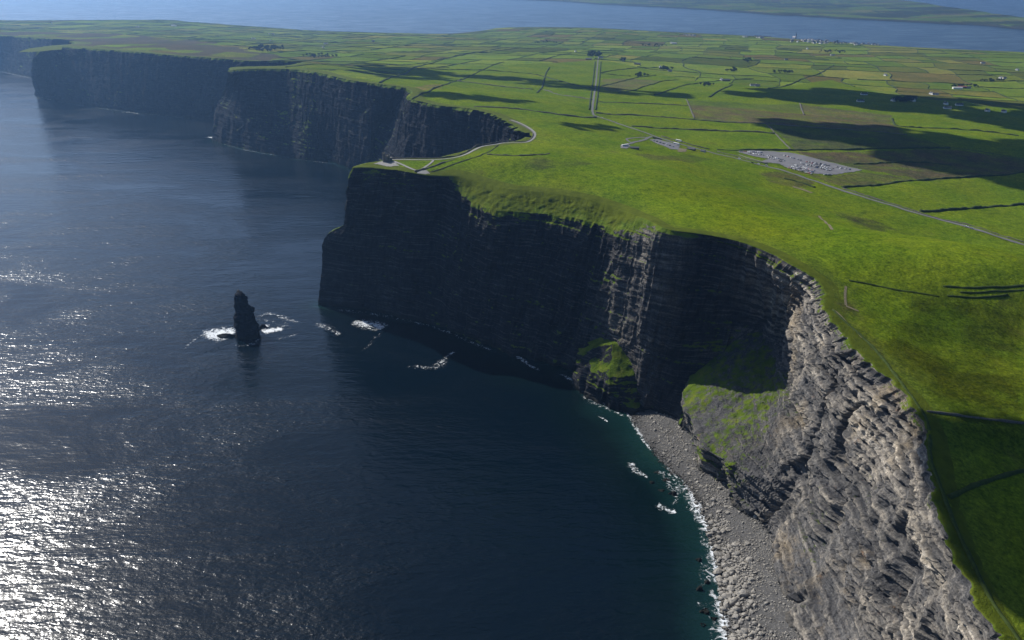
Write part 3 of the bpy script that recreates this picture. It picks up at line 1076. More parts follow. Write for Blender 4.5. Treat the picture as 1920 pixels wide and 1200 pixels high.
# the ruined near face: bare above, turf only on the slumped shelf; headland shoulder: deep grass
shelf = sstep(near_t[23], near_t[24], T3) * sstep(near_t[29], near_t[27], T3)
bare = sstep(near_t[24], near_t[26], T3)[:, None] * (vv > 0.02)[None]
tf = tf - 0.55 * bare * (1 - 0.72 * shelf[:, None] * sstep(0.45, 0.55, vv)[None])
tf = tf + 0.9 * should[:, None] * sstep(0.10, 0.35, nz2) * sstep(0.20, 0.10, vv + 0.05 * vnoise(T3 / 18, 0, 0, 77)[:, None])
lit_tone3 = sstep(near_t[22], near_t[25], T3) + 0.45 * sstep(near_t[19], near_t[20], T3) * sstep(near_t[22], near_t[21], T3)  # paler tint painted along the sunlit near face, half as much on the lit buttress
scree = sstep(0.42, 0.60, nz2) * sstep(0.40, 0.55, vv)[None] * np.clip(shelf, 0, 1)[:, None]
q = q * (1 - scree) + scree * (0.1 * S[..., 2] + 45 * fbm(S[..., 0] / 26, S[..., 1] / 26, 0, 4, 151))
finish_cliff("cliff", S, al, q, tf, M_ROCK, np.clip(lit_tone3, 0, 1)[:, None] * (1 - 0.35 * scree), np.where(scree > 0.5, 0.22, np.clip(hd * (0.62 + 0.18 * sstep(0.60, 0.2, vv)[None]) + 0.05 * sstep(0.60, 0.12, vv)[None] - 0.01 + 0.16 * fbm(al / 60, q / 40, 0, 3, 171), 0, 1)))
CLIFF3 = S
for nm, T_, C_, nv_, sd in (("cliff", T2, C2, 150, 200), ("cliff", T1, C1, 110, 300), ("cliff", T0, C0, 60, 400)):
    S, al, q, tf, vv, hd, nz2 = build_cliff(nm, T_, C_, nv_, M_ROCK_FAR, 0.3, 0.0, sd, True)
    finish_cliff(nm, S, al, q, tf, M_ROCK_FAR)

# ------------------------------------------------------------------ the sea
sr = np.exp(np.linspace(math.log(250), math.log(30000), 330))
st = np.linspace(math.radians(-50), math.radians(50), 300)
sx = sr[:, None] * np.sin(st)[None]
sy = sr[:, None] * np.cos(st)[None] - 150
beach_w = [P(x, y, 0) for x, y in [(1150, 765), (1180, 778), (1205, 822), (1240, 868), (1282, 905), (1310, 950), (1332, 1000), (1345, 1050), (1352, 1100), (1358, 1150), (1365, 1210), (1375, 1300), (1390, 1420)]]
WATERLINE = np.array(beach_w)
dshore = np.minimum(dist_line(sx.ravel(), sy.ravel(), FOOT_THIN), dist_line(sx.ravel(), sy.ravel(), WATERLINE))
sea_me = mesh_from("sea", np.stack([sx.ravel(), sy.ravel(), 0 * sx.ravel()], 1), grid_faces(*sx.shape)[:, ::-1], True)
nearbeach = sstep(420, 100, dist_line(sx.ravel(), sy.ravel(), WATERLINE))
attr(sea_me, "depth", dshore * (1.9 - 1.05 * nearbeach) + 12)
link("sea", sea_me, M_SEA, kind="structure")


# ------------------------------------------------------------------ stub of rock below the buttress
def closed(pts, nseg):
    pts = np.array(list(pts) + [pts[0]], float)
    seg = np.linalg.norm(np.diff(pts, axis=0), axis=1)
    s = np.concatenate([[0], np.cumsum(seg)]) / seg.sum()
    # periodic cubic
    ext = np.concatenate([pts[-4:-1], pts, pts[1:4]])
    es = np.concatenate([s[-4:-1] - 1, s, s[1:4] + 1])
    t = np.linspace(0, 1, nseg, endpoint=False)
    return hermite(t, es, ext)


def rock_lump(name, base, top, crown, nseg, nv, ncap, amp, seed, mat, grass_z=0.45, **props):
    """rock body: foot ring, rim ring, then a domed crown; faces displaced into ledges and ribs"""
    B, Tt = closed(base, nseg), closed(top, nseg)
    cen = np.array(crown, float)
    rows = [B + np.array([0, 0, -8.0])]
    for k in range(nv):
        f = k / (nv - 1)
        rows.append(B * (1 - f) + Tt * f)
    for k in range(1, ncap + 1):
        f = k / ncap
        r = Tt * (1 - f) + cen * f
        rows.append(r)
    S = np.array(rows)
    nr = len(S)
    c2 = S[:, :, :2] - cen[:2]
    out = np.concatenate([c2, np.zeros((nr, nseg, 1))], 2)
    out /= np.linalg.norm(out, axis=2)[..., None] + 1e-6
    ang = np.broadcast_to(np.linspace(0, 1, nseg, endpoint=False) * np.linalg.norm(np.diff(B, axis=0), axis=1).sum(), S.shape[:2])
    x, y, z = S[..., 0], S[..., 1], S[..., 2]
    rowf = np.arange(nr) / (nv)
    fade = sstep(1.25, 0.98, rowf)[:, None]
    d = amp * fade * (1.2 * (1 - 2 * np.abs(vnoise(x / 9, y / 9, z / 60, seed))) + 0.8 * vnoise(np.floor(z / 4.5 + 0.5 * vnoise(x / 20, y / 20, 0, seed)) * 3.7, x / 40, y / 40, seed + 1) + 1.0 * fbm(x / 7, y / 7, z / 6, 3, seed + 2))
    S = S + out * d[..., None]
    S[..., 2] += (1 - fade) * (3.0 * fbm(x / 14, y / 14, 0, 4, seed + 3))
    idx = np.arange(nr * nseg).reshape(nr, nseg)
    f = np.stack([idx[:-1], np.roll(idx[:-1], -1, 1), np.roll(idx[1:], -1, 1), idx[1:]], -1).reshape(-1, 4)
    me = mesh_from(name, S.reshape(-1, 3), f, True)
    nz = np.zeros(len(me.vertices) * 3, np.float32)
    me.vertex_normals.foreach_get("vector", nz)
    nz = nz.reshape(-1, 3)
    if nz[-1, 2] < 0:
        me.flip_normals()
        nz = -nz
    turf = sstep(grass_z, grass_z + 0.3, nz[:, 2]) * 1.1 * (S.reshape(-1, 3)[:, 2] > 6) if grass_z < 1 else np.full(len(nz), -1.0)
    attr(me, "along", ang.ravel())
    attr(me, "strata", S[..., 2].ravel())
    attr(me, "turf", turf)
    return link(name, me, mat, **props)


pp = lambda *l: [P(*q) for q in l]
rock_lump("cliff_spur",
          pp((1079, 716, 0), (1090, 738, 0), (1120, 754, 0), (1160, 770, 0), (1200, 775, 0), (1225, 752, 0), (1215, 715, 0), (1160, 696, 0), (1110, 698, 0)),
          pp((1083, 664, 38), (1091, 690, 27), (1116, 706, 26), (1150, 716, 28), (1186, 700, 36), (1207, 664, 52), (1198, 642, 60), (1158, 633, 60), (1112, 640, 50)),
          P(1148, 645, 59), 220, 46, 24, 2.6, 500, M_ROCK, 0.42, kind="structure")

# ------------------------------------------------------------------ sea stack
Hs = 57.0
cs = P(463, 633, 0)
prof_l = [(0, 24), (4, 22), (9, 20), (14, 20.5), (19, 23), (24, 21.5), (30, 22), (33, 21), (36, 17.5), (44, 16.5), (52, 16), (60, 15.5), (66, 14)]
prof_r = [(0, 17), (6, 19), (12, 18), (18, 13.5), (26, 12.5), (34, 12.5), (40, 12), (42, 9.5), (47, 6.0), (55, 4), (60, 2), (66, -1)]
zs = np.concatenate([[-8], np.linspace(0, Hs, 90)])
ns = 110
ang = np.linspace(0, 2 * math.pi, ns, endpoint=False)
rows = []
for zz in zs:
    l = np.interp(zz * 66 / 57, *zip(*prof_l)) * 0.66
    r = np.interp(zz * 66 / 57, *zip(*prof_r)) * 0.68
    cxx, hw = (r - l) / 2, (r + l) / 2
    hd = hw * 0.9 + 2
    ca, sa = np.cos(ang), np.sin(ang)
    sq = (np.abs(ca) ** 3.2 + np.abs(sa) ** 3.2) ** (-1 / 3.2)
    rows.append(np.stack([cs[0] + cxx + hw * ca * sq, cs[1] + 8 + hd * sa * sq, np.full(ns, zz)], 1))
S = np.array(rows)
x, y, z = S[..., 0], S[..., 1], S[..., 2]
out = np.stack([np.cos(ang), np.sin(ang), 0 * ang], 1)[None]
d = 1.6 * vnoise(np.floor(z / 3.4 + 0.4 * vnoise(x / 9, y / 9, 0, 5)) * 3.3, np.floor(np.broadcast_to(ang[None] * 2.2, z.shape)) * 0.8, 0, 61) + 1.1 * fbm(x / 5, y / 5, z / 5, 3, 62) + 0.8 * (1 - 2 * np.abs(vnoise(x / 6, y / 6, z / 40, 63)))
S = S + out * (d * sstep(-9, 1, z))[..., None]
topz = sstep(Hs - 10, Hs, z)
S[..., 2] += topz * 3.2 * vnoise(x / 3.0, y / 3.0, 0, 64)
idx = np.arange(len(zs) * ns).reshape(len(zs), ns)
f = np.stack([idx[:-1], np.roll(idx[:-1], -1, 1), np.roll(idx[1:], -1, 1), idx[1:]], -1).reshape(-1, 4)
capc = np.append(S.reshape(-1, 3), [[S[-1, :, 0].mean(), S[-1, :, 1].mean(), Hs + 0.8]], 0)
capf = np.stack([idx[-1], np.roll(idx[-1], -1), np.full(ns, len(capc) - 1)], 1)
me = mesh_from("sea_stack", capc, [f, capf], True)
attr(me, "along", np.append(np.broadcast_to(ang[None] * 14, z.shape).ravel(), 0))
attr(me, "strata", capc[:, 2])
attr(me, "turf", np.where(capc[:, 2] > 56, 0.1, -1.0))
link("sea_stack", me, M_ROCK_FAR, label="tall dark sea stack standing alone in the sea", category="sea stack")


def low_rock(px, py, rx, ry, h, seed, label, group=None):
    c = P(px, py, 0)
    a = np.linspace(0, 2 * math.pi, 14, endpoint=False)
    rr_ = 1 + 0.25 * np.sin(3 * a + seed) + 0.15 * np.sin(5 * a + 2 * seed)
    base = np.stack([c[0] + rx * rr_ * np.cos(a), c[1] + ry * rr_ * np.sin(a), 0 * a - 1], 1)
    top = np.stack([c[0] + 0.7 * rx * rr_ * np.cos(a + .1), c[1] + 0.7 * ry * rr_ * np.sin(a + .1), 0 * a + h * 0.6], 1)
    return rock_lump("rock", base, top, (c[0], c[1], h), 48, 8, 5, 0.35 * h, 700 + seed, M_ROCK_FAR, 2.0, label=label, category="rock", group=group)


low_rock(421, 631, 13, 4.5, 3.2, 1, "low wet rock in white foam on the left of the sea stack")
low_rock(493, 614, 6, 3.0, 2.6, 2, "small low rock in foam on the right of the sea stack")

# ------------------------------------------------------------------ beach and boulders
bx = np.arange(60, 330, 1.6)
by = np.arange(180, 760, 1.6)
BX, BY = np.meshgrid(bx, by)
wl = WATERLINE[::-1]
sd = dist_line(BX.ravel(), BY.ravel(), wl, True).reshape(BX.shape)
sgn = np.sign(dist_line(np.array([WATERLINE[6, 0] + 15]), np.array([WATERLINE[6, 1]]), wl, True))[0]
sd *= sgn                                                   # positive on the land side
BZ = np.where(sd > 0, np.minimum(sd * 0.085, 8), sd * 0.14) + 0.35 * fbm(BX / 7, BY / 7, 0, 3, 70)
FOOT3 = C3[:, 4]
cellm = (sd > -26) & (sd < 105) & (BY < P(1150, 765, 0)[1] + 12)
cm = cellm[:-1, :-1]
bv = np.stack([BX.ravel(), BY.ravel(), BZ.ravel()], 1)
bf = grid_faces(*BX.shape).reshape(BX.shape[0] - 1, BX.shape[1] - 1, 4)[cm]
bv, bf, _ = compact(bv, bf)
link("beach", mesh_from("beach", bv, bf, True), M_SHINGLE, kind="structure")


def boulder_mesh(seed, sub):
    bm = bmesh.new()
    bmesh.ops.create_icosphere(bm, subdivisions=sub, radius=1.0)
    r = random.Random(seed)
    ax = [0.75 + 0.5 * r.random() for _ in range(3)]
    cuts = [(Vector((r.uniform(-1, 1), r.uniform(-1, 1), r.uniform(-.6, 1))).normalized(), r.uniform(0.45, 0.8)) for _ in range(6)]
    for v in bm.verts:
        for nrm, d in cuts:                                  # flatten facets
            e = v.co.dot(nrm) - d
            if e > 0:
                v.co -= nrm * e
        v.co = Vector((v.co.x * ax[0], v.co.y * ax[1], v.co.z * ax[2] * 0.8))
        v.co *= 1 + 0.08 * r.uniform(-1, 1)
    me = bpy.data.meshes.new("boulder")
    bm.to_mesh(me)
    bm.free()
    return me


def make_boulder_material():
    t = NT("boulder stone")
    o = t.new("ShaderNodeObjectInfo")
    p = t.pos()
    base = t.ramp(t.math('FRACT', t.math('MULTIPLY', t.noise(p, 0.9, 2.0, 0.4), 3.0)), [(0.0, (0.14, 0.136, 0.130)), (0.4, (0.27, 0.255, 0.235)), (0.75, (0.38, 0.345, 0.285)), (1.0, (0.20, 0.195, 0.188))])
    g = t.noise(p, 2.5, 5.0, 0.65)
    c = t.mix(1.0, base, t.ramp(g, [(0.3, (0.6, 0.6, 0.6)), (0.7, (1.25, 1.24, 1.2))]), 'MULTIPLY')
    s = t.new("ShaderNodeSeparateXYZ")
    t.link(p, s.inputs[0])
    c = t.mix(t.maprange(s.outputs[2], 1.6, 0.5), c, (0.025, 0.024, 0.02))
    return t.set(Base_Color=c, Roughness=0.9, Specular_IOR_Level=0.2, Normal=t.bump(g, 0.5, 0.25))


M_BOULDER = make_boulder_material()
bmeshes = [boulder_mesh(k, 2) for k in range(7)]
for me in bmeshes:
    me.materials.append(M_BOULDER)
cand = []
while len(cand) < 30000:
    q = RNG.random((60000, 2)) * [270, 580] + [60, 180]
    d = dist_line(q[:, 0], q[:, 1], wl, True) * sgn
    df = dist_line(q[:, 0], q[:, 1], FOOT3[::6])
    ok = (d > -2) & (d < 62) & (q[:, 1] < 728)
    dens = 0.35 + 0.65 * (vnoise(q[:, 0] / 16, q[:, 1] / 16, 0, 71) > -0.2)
    ok &= RNG.random(len(q)) < dens
    cand += list(np.concatenate([q[ok], d[ok, None]], 1))
cand = np.array(cand[:30000])
wide = 0.5 + 0.75 * sstep(640, 470, cand[:, 1]) * sstep(34, 6, cand[:, 2]) + 0.9 * sstep(560, 450, cand[:, 1]) * sstep(26, 4, cand[:, 2]) * (RNG.random(len(cand)) < 0.12)
size = np.clip(np.exp(RNG.normal(-0.62, 0.55, len(cand))) * wide * 1.25, 0.2, 4.2)
cz_b = np.where(cand[:, 2] > 0, np.minimum(cand[:, 2] * 0.085, 8), cand[:, 2] * 0.14)
order = np.argsort(-size)
used = []
for i in order:
    x, y = cand[i, :2]
    if y < 400 or y > 690:
        continue
    if cand[i, 2] > 30 or any((x - a) ** 2 + (y - b) ** 2 < (size[i] + s) ** 2 for a, b, s in used):
        continue
    used.append((x, y, size[i]))
    cand[i, 2] = -99
    o = bpy.data.objects.new("boulder", bmeshes[len(used) % 7])
    COL.objects.link(o)
    s = size[i]
    o.scale = (s, s, s * random.uniform(0.7, 1.0))
    o.rotation_euler = (random.uniform(-.3, .3), random.uniform(-.3, .3), random.uniform(0, 6.28))
    o.location = (x, y, cz_b[i] + 0.25 * s)
    o["label"] = "grey boulder among the stones of the pebble beach under the near cliff"
    o["category"] = "boulder"
    o["group"] = "boulders on the pebble beach"
    if len(used) >= 170:
        break
rest = cand[:, 2] > -50
bc, bs, bz = cand[rest], size[rest], cz_b[rest]
ico = [boulder_mesh(50 + k, 1) for k in range(5)]
V, F, off = [], [], 0
for k in range(5):
    n_v = len(ico[k].vertices)
    co = np.zeros(n_v * 3, np.float32)
    ico[k].vertices.foreach_get("co", co)
    co = co.reshape(-1, 3)
    tri = np.array([p.vertices[:] for p in ico[k].polygons])
    sel = np.arange(k, len(bc), 5)
    a = RNG.random(len(sel)) * 6.28
    c_, s_ = np.cos(a)[:, None], np.sin(a)[:, None]
    xx = (co[None, :, 0] * c_ - co[None, :, 1] * s_) * bs[sel, None] + bc[sel, 0, None]
    yy = (co[None, :, 0] * s_ + co[None, :, 1] * c_) * bs[sel, None] + bc[sel, 1, None]
    zz = co[None, :, 2] * bs[sel, None] * 0.8 + bz[sel, None] + 0.2 * bs[sel, None]
    V.append(np.stack([xx, yy, zz], -1).reshape(-1, 3))
    F.append((tri[None] + (np.arange(len(sel)) * n_v)[:, None, None]).reshape(-1, 3) + off)
    off += len(sel) * n_v
link("beach_stones", mesh_from("beach_stones", np.concatenate(V), np.concatenate(F)), M_BOULDER, kind="stuff", label="countless grey stones covering the beach under the cliff", category="stones")

# rocks awash just off the beach
for i, (px, py, rx, ry, h) in enumerate([(1312, 1105, 3.0, 2.6, 1.8), (1322, 1146, 4.0, 3.0, 2.2), (1310, 1050, 2.2, 1.8, 1.2), (1338, 1160, 3.0, 2.4, 1.6), (1318, 1172, 2.2, 2.0, 1.3), (1326, 1092, 2.0, 1.6, 1.3), (1250, 900, 4.5, 3.0, 0.9), (1232, 886, 3.6, 2.4, 0.7), (1262, 926, 4.0, 2.8, 0.9), (1240, 920, 3.5, 2.6, 0.7), (1222, 905, 3.0, 2.0, 0.5)]):
    low_rock(px, py, rx, ry, h, 10 + i, "dark wet rock awash just off the pebble beach", "rocks awash off the pebble beach")

# ------------------------------------------------------------------ foam
FOAM_K = [0]


def foam(px_line, width, dens, label):
    w = np.array([P(x, y, 0) for x, y in px_line])
    w = smooth_line(w, max(1.5, width * 0.2), 2)
    t = np.gradient(w[:, :2], axis=0)
    t /= np.linalg.norm(t, axis=1)[:, None] + 1e-9
    nrm = np.stack([-t[:, 1], t[:, 0]], 1)
    n_ = len(w)
    s = np.linspace(0, 1, n_)
    wd = width * (0.35 + 0.65 * np.sqrt(np.clip(4 * s * (1 - s), 0, 1))) * (1 + 0.5 * vnoise(s * n_ / 6, 0, 0, FOAM_K[0]))
    V, A_ = [], []
    FOAM_K[0] += 1
    zz = 0.10 + 0.012 * FOAM_K[0]
    for k, f in enumerate((-1, -0.6, -0.2, 0.2, 0.6, 1)):
        V.append(np.concatenate([w[:, :2] + nrm * (wd * f * 0.5)[:, None], np.full((n_, 1), zz)], 1))
        A_.append(dens * (1 - abs(f) ** 1.5) * np.clip(np.minimum(s, 1 - s) * 10, 0, 1) ** 0.5 - 0.12)
    me = mesh_from("foam", np.array(V).reshape(-1, 3), grid_faces(6, n_), True)
    attr(me, "froth", np.array(A_).ravel())
    return link("foam", me, M_FOAM, kind="stuff", label=label, category="foam")


foam([(1230, 850), (1262, 886), (1280, 912), (1302, 952), (1322, 1000), (1335, 1050), (1342, 1100), (1348, 1150), (1354, 1215), (1362, 1290)], 24, 0.62, "lacy backwash off the pebble beach")
foam([(405, 264), (450, 280), (520, 292), (580, 302), (640, 308)], 16, 0.5, "thin foam along the foot of the second headland")
foam([(90, 187), (150, 198), (220, 207), (300, 216), (400, 228)], 18, 0.5, "thin foam along the foot of the far headland")
foam([(1080, 722), (1110, 752), (1150, 772), (1178, 784)], 16, 0.6, "lacy wash between the rock spur and the beach")
foam([(596, 576), (650, 582), (720, 592), (780, 604), (840, 622), (900, 648), (950, 668)], 16, 0.55, "thin foam along the headland's shaded foot")
foam([(436, 646), (455, 650), (476, 644), (488, 634)], 12, 0.6, "foam washing round the foot of the sea stack")
foam([(470, 600), (500, 600), (530, 608), (552, 618)], 26, 0.42, "pale churned water behind the sea stack")
foam([(1266, 884), (1284, 908), (1308, 948), (1330, 1000), (1343, 1050), (1350, 1100), (1356, 1150), (1362, 1215), (1372, 1290)], 11, 1.05, "white surf line breaking along the pebble beach")
foam([(1172, 768), (1184, 788), (1204, 824), (1225, 850)], 7, 0.75, "thin surf at the upper end of the pebble beach")
foam([(1181, 866), (1186, 880), (1200, 888), (1218, 897)], 12, 0.8, "white curl of foam off the pebble beach")
foam([(1228, 944), (1248, 956), (1273, 963)], 12, 0.78, "second curl of foam off the beach")
foam([(1225, 880), (1245, 888), (1262, 905), (1270, 930), (1262, 950)], 22, 0.55, "lacy foam over the reef by the beach")
foam([(1300, 1130), (1335, 1140), (1352, 1170)], 14, 0.5, "lacy foam round the awash rocks")
foam([(376, 634), (395, 628), (420, 626), (445, 628)], 44, 1.15, "white foam left of the sea stack")
foam([(345, 655), (360, 640), (385, 625), (400, 620)], 6, 0.6, "thin foam trail left of the sea stack")
foam([(484, 612), (496, 612), (508, 614)], 30, 1.1, "foam behind the sea stack")
foam([(488, 624), (505, 620), (535, 616)], 20, 1.2, "white foam right of the sea stack")
foam([(484, 596), (492, 590), (515, 588), (540, 600), (568, 606)], 14, 0.62, "foam arc trailing behind the sea stack")
foam([(515, 637), (540, 632), (562, 625)], 12, 0.55, "lacy foam drifting right of the sea stack")
foam([(590, 606), (606, 612), (622, 618), (638, 630)], 18, 0.68, "foam streak off the headland point")
foam([(655, 606), (680, 606), (700, 610), (722, 618)], 34, 0.95, "bright foam below the shaded headland")
foam([(722, 620), (705, 632), (692, 648), (676, 660)], 8, 0.5, "thin foam trail below the headland")
foam([(762, 688), (785, 688), (815, 691), (828, 680), (842, 664), (862, 657)], 18, 0.62, "looping foam streak in front of the headland")
foam([(790, 604), (830, 606), (868, 628)], 16, 0.62, "foam at the shaded foot of the headland")
foam([(945, 652), (970, 668), (990, 684), (1018, 698)], 16, 0.78, "foam along the shaded cliff foot")
foam([(1044, 700), (1062, 706), (1080, 720), (1100, 742), (1140, 762)], 9, 0.8, "foam round the rock spur")
foam([(1120, 780), (1132, 786), (1140, 792)], 8, 0.7, "small foam patch off the rock spur")
foam([(382, 258), (398, 257), (412, 263), (440, 270)], 22, 0.95, "foam at the point of the second headland")
foam([(222, 212), (240, 210), (262, 214)], 14, 0.75, "foam at the foot of the far headland")
foam([(300, 216), (316, 215), (330, 217)], 12, 0.7, "second foam patch at the far headland")
foam([(72, 180), (84, 184), (98, 188)], 16, 0.75, "foam at the far headland point")
foam([(-40, 128), (10, 136), (60, 147)], 22, 0.6, "foam along the farthest cliff foot")


# ------------------------------------------------------------------ roads, paths, car parks
def ribbon(name, px, width, mat, lift, step=5.0, taper=False, **props):
    w = smooth_line(on_land(px), step, 2)
    t = np.gradient(w[:, :2], axis=0)
    t /= np.linalg.norm(t, axis=1)[:, None] + 1e-9
    nrm = np.stack([-t[:, 1], t[:, 0]], 1)
    V = []
    for f in (-0.5, -0.17, 0.17, 0.5):
        xy = w[:, :2] + nrm * f * width
        V.append(np.concatenate([xy, (zland(xy[:, 0], xy[:, 1]) + lift)[:, None]], 1))
    me = mesh_from(name, np.array(V).reshape(-1, 3), grid_faces(4, len(w))[:, ::-1], True)
    if me.polygons[0].normal.z < 0:
        me.flip_normals()
    return link(name, me, mat, **props), w


def sheet(name, px, mat, lift, cell=3.0, **props):
    """flat area draped on the land inside an outline"""
    w = on_land(px)[:, :2]
    lo, hi = w.min(0), w.max(0)
    gx = np.arange(lo[0] - cell, hi[0] + 2 * cell, cell)
    gy = np.arange(lo[1] - cell, hi[1] + 2 * cell, cell)
    A_, B_ = np.meshgrid(gx, gy)
    ins = in_poly((A_[:-1, :-1] + cell / 2).ravel(), (B_[:-1, :-1] + cell / 2).ravel(), w).reshape(A_[:-1, :-1].shape)
    v = np.stack([A_.ravel(), B_.ravel(), (zland(A_.ravel(), B_.ravel()) + lift)], 1)
    f = grid_faces(*A_.shape).reshape(A_.shape[0] - 1, A_.shape[1] - 1, 4)[ins]
    v, f, _ = compact(v, f)
    return link(name, mesh_from(name, v, f, True), mat, **props)


ROAD_PX = [(1122, 108), (1120, 125), (1118, 150), (1114, 180), (1110, 206), (1113, 216), (1130, 222), (1160, 232), (1190, 242), (1225, 255), (1262, 267), (1300, 277), (1340, 288),
           (1380, 297), (1412, 306), (1450, 315), (1500, 330), (1560, 351), (1620, 370), (1700, 395), (1760, 411), (1830, 431), (1880, 447), (1930, 462), (2000, 484)]
ribbon("lane", ROAD_PX[:6], 4.6, M_ROAD, 0.33, kind="structure")
_, ROAD_W = ribbon("road", ROAD_PX[5:], 7.0, M_ROAD, 0.36, kind="structure")
ribbon("path", [(733, 300), (745, 299), (780, 300), (815, 300), (850, 297), (872, 291), (888, 282), (902, 275), (930, 271), (945, 268), (975, 268), (990, 267), (1001, 259), (1004, 250), (994, 241), (976, 231), (958, 225)], 4.2, M_PATH, 0.4, 3.0, kind="structure")
ribbon("path", [(737, 302), (752, 308), (770, 317), (786, 322)], 3.4, M_PATH, 0.45, 3.0, kind="structure")
ribbon("path", [(786, 321), (800, 312), (811, 304), (812, 301)], 3.0, M_PATH, 0.5, 3.0, kind="structure")
sheet("terrace", [(701, 307), (720, 302), (740, 303), (748, 311), (730, 313)], M_PATH, 0.42, 2.0, kind="structure")
sheet("terrace", [(782, 325), (787, 320), (800, 320), (806, 326), (796, 327)], M_PATH, 0.44, 1.5, kind="structure")
sheet("car_park", [(1382, 285), (1410, 282), (1450, 284), (1490, 288), (1520, 295), (1618, 319), (1560, 328), (1530, 326), (1478, 316), (1462, 308), (1428, 304), (1440, 298), (1412, 293)], M_PARK, 0.45, 2.5, kind="structure")
sheet("coach_park", [(1218, 262), (1232, 261), (1274, 273), (1272, 281), (1258, 280), (1226, 267)], M_PARK, 0.45, 2.5, kind="structure")
ribbon("access_road", [(1222, 256), (1214, 259), (1208, 263), (1192, 266), (1178, 270), (1170, 275)], 5.0, M_ROAD, 0.42, 3.0, kind="structure")
ribbon("access_road", [(1214, 258), (1196, 258), (1174, 260), (1176, 264), (1184, 268)], 4.0, M_ROAD, 0.40, 3.0, kind="structure")
sheet("turning_area", [(1163, 273), (1176, 270), (1182, 274), (1176, 279), (1164, 278)], M_PARK, 0.46, 2.0, kind="structure")
sheet("forecourt", [(1272, 278), (1288, 280), (1286, 285), (1270, 285)], M_TRACK, 0.44, 2.0, kind="structure")
ribbon("track", [(1536, 405), (1548, 418), (1560, 431)], 3.0, M_TRACK, 0.35, 3.0, kind="structure")
ribbon("track", [(1700, 254), (1727, 261), (1767, 275), (1833, 283), (1910, 297), (1960, 304)], 5.0, M_BANK, 0.35, 5.0, kind="structure")
ribbon("track", [(1586, 537), (1584, 556), (1586, 573)], 2.2, M_TRACK, 0.3, 2.0, kind="structure")
ribbon("track", [(1561, 580), (1575, 590), (1588, 606), (1606, 622), (1616, 634)], 1.6, M_TRACK, 0.3, 2.0, kind="structure")
ribbon("track", [(1586, 574), (1600, 580), (1610, 584)], 2.6, M_TRACK, 0.32, 2.0, kind="structure")
ribbon("track", [(1385, 290), (1400, 296), (1432, 304)], 3.0, M_PATH, 0.4, 3.0, kind="structure")
ribbon("track", [(1486, 350), (1500, 354), (1522, 362)], 6.0, M_TRACK, 0.35, 3.0, kind="structure")


# ------------------------------------------------------------------ walls, hedges and banks
def barrier(name, w, width, height, mat, seed, smooth=True, **props):
    """ridge of stone or hedge following points w on the land; uneven top"""
    n_ = len(w)
    t = np.gradient(w[:, :2], axis=0)
    t /= np.linalg.norm(t, axis=1)[:, None] + 1e-9
    nrm = np.stack([-t[:, 1], t[:, 0]], 1)
    s = np.arange(n_)
    hh = height * (0.8 + 0.45 * vnoise(s / 1.7, seed * 3.3, 0, 81) + 0.2 * vnoise(s / 6.0, seed, 0, 82))
    wj = width * (1 + 0.25 * vnoise(s / 2.3, seed * 1.7, 0, 83))
    V = []
    for f, g in ((-0.5, -0.25), (-0.46, 0.55), (-0.2, 1.0), (0.2, 1.0), (0.46, 0.55), (0.5, -0.25)):
        xy = w[:, :2] + nrm * (f * wj)[:, None]
        z = zland(xy[:, 0], xy[:, 1]) + (hh * g if g > 0 else -0.5)
        V.append(np.concatenate([xy, z[:, None]], 1))
    V = np.array(V)
    fc = grid_faces(6, n_)
    ends = np.array([[k * n_ for k in (0, 1, 4, 5)], [k * n_ + n_ - 1 for k in (5, 4, 1, 0)], [k * n_ for k in (1, 2, 3, 4)], [k * n_ + n_ - 1 for k in (4, 3, 2, 1)]])
    me = mesh_from(name, V.reshape(-1, 3), np.concatenate([fc, ends]), False)
    return link(name, me, mat, **props)


